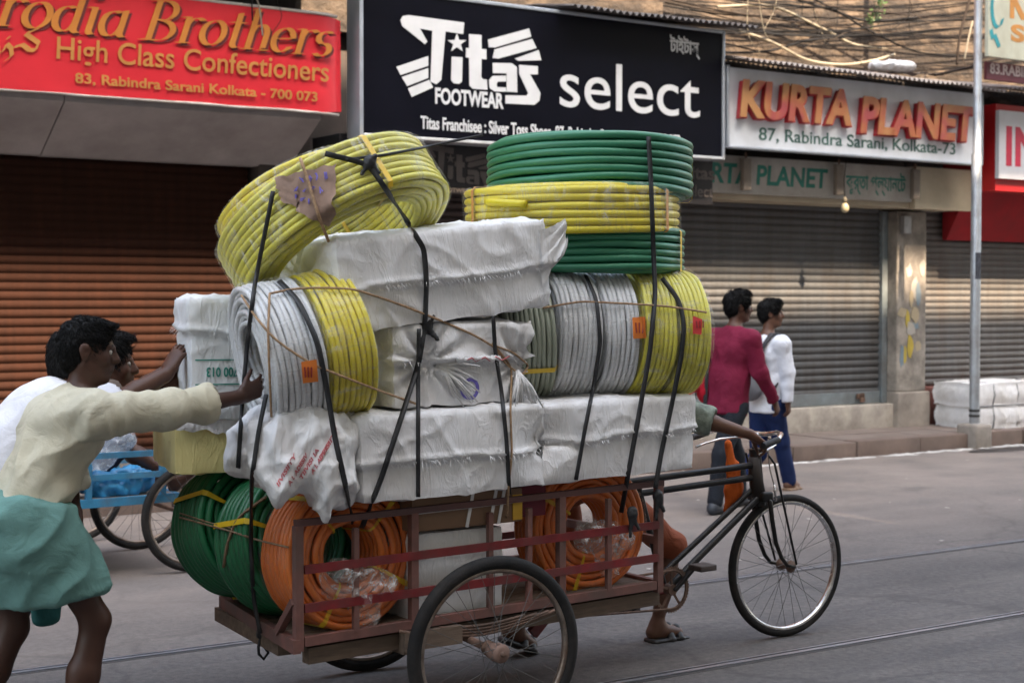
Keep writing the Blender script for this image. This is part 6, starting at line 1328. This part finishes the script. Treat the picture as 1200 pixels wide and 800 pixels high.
def shoe(o, an, ft, mat, s=1.0):
    dn = (V3(0, 0, -1) - ft.normalized() * V3(0, 0, -1).dot(ft.normalized())).normalized(); f_ = ft.normalized(); sd = f_.cross(dn)
    part("shoe", sdf_mb([cone(an + dn * .01, an - f_ * .03 + dn * .06, .045, .042, .02), cone(an + dn * .045 - f_ * .02, an + f_ * .17 + dn * .066, .045, .034, .03, sd, 1.1)], .009), mat, o, True)
for q in 'lr': shoe(p5, J[q + 'an'], J[q + 'ft'], M("dark_shoe", (.03, .035, .045), .5))
v = 9.93
J = dict(head=S_(904, 368, v), hdir=Sv(.74, -.67, .02), neck=S_(899, 394, v), pelvis=S_(899, 470, v), fwd=Sv(.99, .08, 0)); lft = Sv(-.08, .99, 0)
J['rsh'] = J['neck'] - lft * .17 + V3(0, 0, -.07); J['lsh'] = J['neck'] + lft * .17 + V3(0, 0, -.07)
J['rel'] = S_(923, 436, v - .2); J['rwr'] = S_(923, 470, v - .22); J['rhand'] = dict(d=Sv(.15, .0, -1), pn=Sv(-.4, .9, 0), th=Sv(1, .4, .3), curl=(22, 28, 20))
J['lel'] = S_(876, 440, v + .25); J['lwr'] = S_(888, 475, v + .25); J['lhand'] = dict(d=Sv(.3, 0, -1), pn=Sv(-.4, -.9, 0), th=Sv(1, -.4, .3), curl=(22, 28, 20))
J['rhip'] = J['pelvis'] - lft * .085 + V3(0, 0, -.05); J['lhip'] = J['pelvis'] + lft * .085 + V3(0, 0, -.05)
J['rkn'] = S_(915, 517, v - .06); J['ran'] = MS @ sp(925, 567, v - .05); J['ran'].z = .09; J['rft'] = Sv(.95, .25, -.05)
J['lkn'] = J['lhip'] + Sv(-.02, 0, -.42); J['lan'] = J['lkn'] + Sv(-.24, 0, -.3); J['lan'].z = .12; J['lft'] = Sv(.85, .2, -.45)
p6 = make_person("young man in a white shirt and blue jeans with a grey backpack", J, skin_m2, Vector((J['ran'].x, J['ran'].y, 0)), .0085, .94, hair=1.2, group="men walking along the road")
part("shirt", sdf_mb(shirt_prims(J, .94, .015, (1, .98), .09, .010), .0095, wr_dir((J["neck"] - J["pelvis"]) + Sv(.3, 0, 0), .012, 3, 8, 13)), cloth("white_shirt_cotton", (.68, .70, .76)), p6, True)
part("jeans", sdf_mb(legs_prims(J, .94, .010), .011, wrinkles(.006, (7, 7, 6), 14)), cloth("blue_denim", (.010, .022, .085)), p6, True)
for q in 'lr': sandal(p6, J[q + 'an'], J[q + 'ft'], tan_l)
fwd = Sv(.99, .08, 0).normalized(); bc = J['neck'].lerp(J['pelvis'], .52) - fwd * .20
bp = thing("backpack", "grey backpack on the white shirted young man's back", "backpack", MW, tuple(bc))
part("bag", sdf_mb([cone(bc + V3(0, 0, .12), bc + V3(0, 0, -.14), .115, .12, .04, fwd, .62), cone(bc - fwd * .06 + V3(0, 0, .0), bc - fwd * .06 + V3(0, 0, -.12), .07, .075, .03, fwd, .6)], .010, wrinkles(.004, (10, 10, 10), 2)), cloth("grey_nylon", (.17, .17, .19)), bp, True)
for q in 'lr':
    sh = J[q + 'sh'].lerp(J['neck'], .38); t = MB(); pth = [bc + V3(0, 0, .16) + (sh - J['neck']) * .6, sh - fwd * .06 + V3(0, 0, .068), sh + fwd * .03 + V3(0, 0, .072), sh + fwd * .105 + V3(0, 0, -.02), sh + fwd * .12 + V3(0, 0, -.18), bc + V3(0, 0, -.12) + (sh - J['neck']) * 1.6 + fwd * .08]
    t.ribbon(pth, [V3(0, 0, 1), -fwd + V3(0, 0, 1), V3(0, 0, 1), fwd, fwd, fwd], .045, .012); part("shoulder_strap", t, M("black_strap", (.03, .03, .035), .7), bp, True)
rb = thing("red_bag", "red cloth bag under the magenta shirted man's left arm", "bag", MW, tuple(S_(822, 445, 9.3)))
a, b = S_(834, 400, 9.36), S_(826, 458, 9.36)
part("bag", sdf_mb([cone(a, b, .04, .09, .03, Sv(-.4, .9, 0), .6), cone(S_(829, 430, 9.36), S_(806, 462, 9.36), .05, .035, .03)], .010, wrinkles(.006, (9, 9, 7), 5)), cloth("red_cotton", (.45, .012, .03)), rb, True)
part("strap", MB().ribbon([S_(831, 402, 9.32), S_(828, 440, 9.30), S_(826, 476, 9.30)], [V3(0, -1, 0)] * 3, .03, .008), M("dark_bag_strap", (.02, .02, .025), .7), rb)
# ------------------------------------------------------------------ the blue cart parked at the kerb, its sleeper, and other things behind
blue_m = M("blue_painted_steel", (.035, .20, .36), .5, var=.2, vs=12, dirt=(.10, .09, .08), da=.5, ds=8); deck = M("dusty_cart_planks", (.26, .21, .17), .85, var=.3, vs=4, stretch=(1, 8, 8), bump=.3)
bt = thing("cargo_tricycle", "empty blue framed cargo tricycle parked by the kerb behind the pushers", "cargo tricycle", MS, (3.45, 9.42, 0))
for vv in (8.92, 9.92): wheel(bt, (3.46, vv, .34), R=.34, axis=YAX, hub_w=.05, nsp=28, rimm=rust_rim)
wheel(bt, (1.35, 9.42, .34), R=.34, axis=YAX, hub_w=.05, nsp=28, rimm=rust_rim)
part("axle", MB().tube([(3.46, 8.86, .34), (3.46, 9.98, .34)], .015, 8), rusty, bt)
part("deck", MB().bbox(2.0, 3.36, 9.0, 9.84, .455, .485, .008), deck, bt)
mb = MB(); 
for vv in (8.985, 9.855): mb.bar((1.95, vv, .455), (3.40, vv, .46), .04, .05)
for uu in (1.96, 3.385): mb.bar((uu, 9.01, .455), (uu, 9.83, .455), .04, .05)
part("deck_frame", mb, blue_m, bt)
for vv in (8.985, 9.855):
    for uu in (2.3, 2.82, 3.28): part("post", MB().bar((uu, vv, .48), (uu, vv, .83), .035, .035), blue_m, bt)
    for zz in (.61, .74): part("side_rail", MB().bar((2.0, vv, zz), (3.40, vv, zz), .025, .035), blue_m, bt)
part("down_tube", MB().bar((2.0, 9.42, .46), (1.45, 9.42, .8), .04, .04), blue_m, bt); part("fork", MB().tube([(1.35, 9.36, .34), (1.48, 9.38, .78), (1.52, 9.42, .95)], .014, 8).tube([(1.35, 9.48, .34), (1.48, 9.46, .78), (1.52, 9.42, .95)], .014, 8), black_paint, bt)
part("handlebar", MB().tube([(1.75, 9.15, .98), (1.53, 9.25, 1.0), (1.52, 9.42, 1.0), (1.53, 9.6, 1.0), (1.75, 9.7, .98)], .012, 8), chrome, bt, True)
# second cycle of which one wheel shows
b2c = thing("bicycle", "old black bicycle parked beyond the blue cart, one wheel showing", "bicycle", MS, (3.1, 10.42, 0))
for uu in (3.18, 2.08): wheel(b2c, (uu, 10.42, .335), R=.335, axis=YAX, hub_w=.045, nsp=28, rimm=rust_rim)
part("frame", MB().tube([(3.18, 10.42, .335), (2.72, 10.42, .30), (2.88, 10.42, .80)], .015, 8).tube([(2.72, 10.42, .30), (2.25, 10.42, .72), (2.86, 10.42, .76), (3.18, 10.42, .335)], .015, 8), black_paint, b2c)
part("fork", MB().tube([(2.08, 10.38, .335), (2.2, 10.40, .68), (2.28, 10.42, .95)], .012, 8).tube([(2.08, 10.46, .335), (2.2, 10.44, .68), (2.28, 10.42, .95)], .012, 8), black_paint, b2c)
part("handlebar", MB().tube([(2.42, 10.2, .96), (2.28, 10.3, .98), (2.28, 10.54, .98), (2.42, 10.64, .96)], .011, 8), chrome, b2c, True)
part("saddle", sdf_mb([cone((2.76, 10.42, .85), (3.0, 10.42, .86), .03, .08, .03, (0, 0, 1), .5)], .012), dark, b2c, True)
# sleeper on the blue deck
Sp = lambda u, v, z: MS @ V3(u, v, z)
J = dict(head=Sp(2.20, 9.45, .60), hdir=Sv(.25, -.1, 1), hup=Sv(-1, 0, .2), neck=Sp(2.36, 9.45, .58), pelvis=Sp(2.86, 9.45, .585), fwd=Sv(0, 0, 1))
J['rsh'] = Sp(2.42, 9.62, .58); J['lsh'] = Sp(2.42, 9.27, .58); J['rel'] = Sp(2.62, 9.72, .55); J['rwr'] = Sp(2.75, 9.55, .70); J['lel'] = Sp(2.60, 9.14, .56); J['lwr'] = Sp(2.72, 9.38, .72)
J['rhip'] = Sp(2.92, 9.54, .58); J['lhip'] = Sp(2.92, 9.36, .58); J['lkn'] = Sp(3.10, 9.22, .78); J['lan'] = Sp(3.40, 9.14, .56); J['lft'] = Sv(.5, -.2, .5); J['rkn'] = Sp(3.2, 9.5, .76); J['ran'] = Sp(3.42, 9.42, .55); J['rft'] = Sv(.55, .1, .6)
p7 = make_person("barefoot man lying asleep on the deck of the parked blue cart", J, skin_d, Vector(Sp(2.8, 9.45, .49)), .010)
part("shirt", sdf_mb(shirt_prims(J, 1.0, .012, ((.9, 0), (.9, 0)), .06), .012, wrinkles(.006, (8, 8, 8), 5)), cloth("dull_violet_cotton", (.10, .09, .14)), p7, True)
part("shorts", sdf_mb(legs_prims(J, 1.0, .012, .02), .012, wrinkles(.006, (8, 8, 8), 6)), cloth("dark_navy_cotton", (.03, .035, .06)), p7, True)
bs_ = M("blue_plastic_sheet", (.03, .25, .50), .35, var=.3, vs=6, coat=.3); cs = film("cloudy_plastic_bag", .8, scale=9, tint=(.6, .66, .72))
for k, (c, r, lb) in enumerate((((2.66, 9.06, .62), (.16, .05, .13), "crumpled blue plastic sheet behind the blue cart's middle post"), ((3.02, 9.07, .55), (.20, .05, .07), "crumpled blue plastic sheet lying by the blue cart's end post"))):
    top("plastic_sheet", sdf_mb([ell((0, 0, 0), r), ell((.08, .01, .03), (r[0] * .6, r[1], r[2] * .7))], .010, lambda v, n: .03 * ridged(v[0] * 10 + k, v[1] * 10, v[2] * 12) + .015 * ridged(v[0] * 24, v[1] * 24, v[2] * 24)), bs_, lb, "plastic sheet", MS, c, True, R=Matrix.Identity(3))
top("plastic_bag", sdf_mb([cone((-.06, 0, -.05), (.10, 0, .09), .055, .06, .03)], .010, lambda v, n: .015 * ridged(v[0] * 16, v[1] * 16, v[2] * 16)), cs, "cloudy plastic bag of bottles on the parked blue cart", "plastic bag", MS, (2.98, 9.08, .74), True, R=Matrix.Identity(3))
# the white bundle on the pavement, in two layers with ties
for z_, h_b, lb, sd in ((.155 + .135, .25, "lower white cloth bundle on the pavement beside the pole, under another", 71), (.155 + .395, .25, "upper white cloth bundle on the pavement beside the pole, on top of another", 72)):
    bale(lb, (14.92, 12.28, z_), (1.26 if sd == 71 else 1.32, .66, h_b), 0, 0, 0, sd, name="white_bundle", cat="bundle", group="white bundles on the pavement", frame=MS, bulge=.03, fold=.012, res=.022)
mb = MB()
for x in (14.5, 14.92, 15.34):
    mb.tube([(x, 11.935, .16), (x, 11.915, .29), (x, 11.945, .42), (x, 11.91, .55), (x, 11.94, .68), (x, 12.3, .70)], .007, 5)
mb.tube([(14.25, 11.94, .42), (14.9, 11.93, .425), (15.6, 11.94, .42)], .007, 5)
top("cord", mb, M("grey_cord", (.2, .2, .22), .9), "grey cord tied round the two white bundles beside the pole", "cord", MS, (14.92, 11.93, .4), True)
# scraps on the road
q = random.Random(21); lit = []
for i in range(46):
    u, v_ = q.uniform(4.5, 14), q.uniform(7.2, 11.3); s = q.uniform(.008, .03); a = q.uniform(0, 6.28)
    mb = MB(); pts = [(u + s * math.cos(a + k * 1.57) * q.uniform(.5, 1.2), v_ + s * math.sin(a + k * 1.57) * q.uniform(.5, 1.2), .004 + q.uniform(0, .006)) for k in range(4)]; mb.add(pts, [(0, 1, 2, 3)])
    lit.append(mb)
allm = MB()
for m_ in lit: allm.add(m_.V, m_.F)
top("road_litter", allm, M("pale_litter", (.4, .37, .33), .8), "tiny scraps of litter and grit on the road", None, MS, (9, 9, 0), kind="stuff")
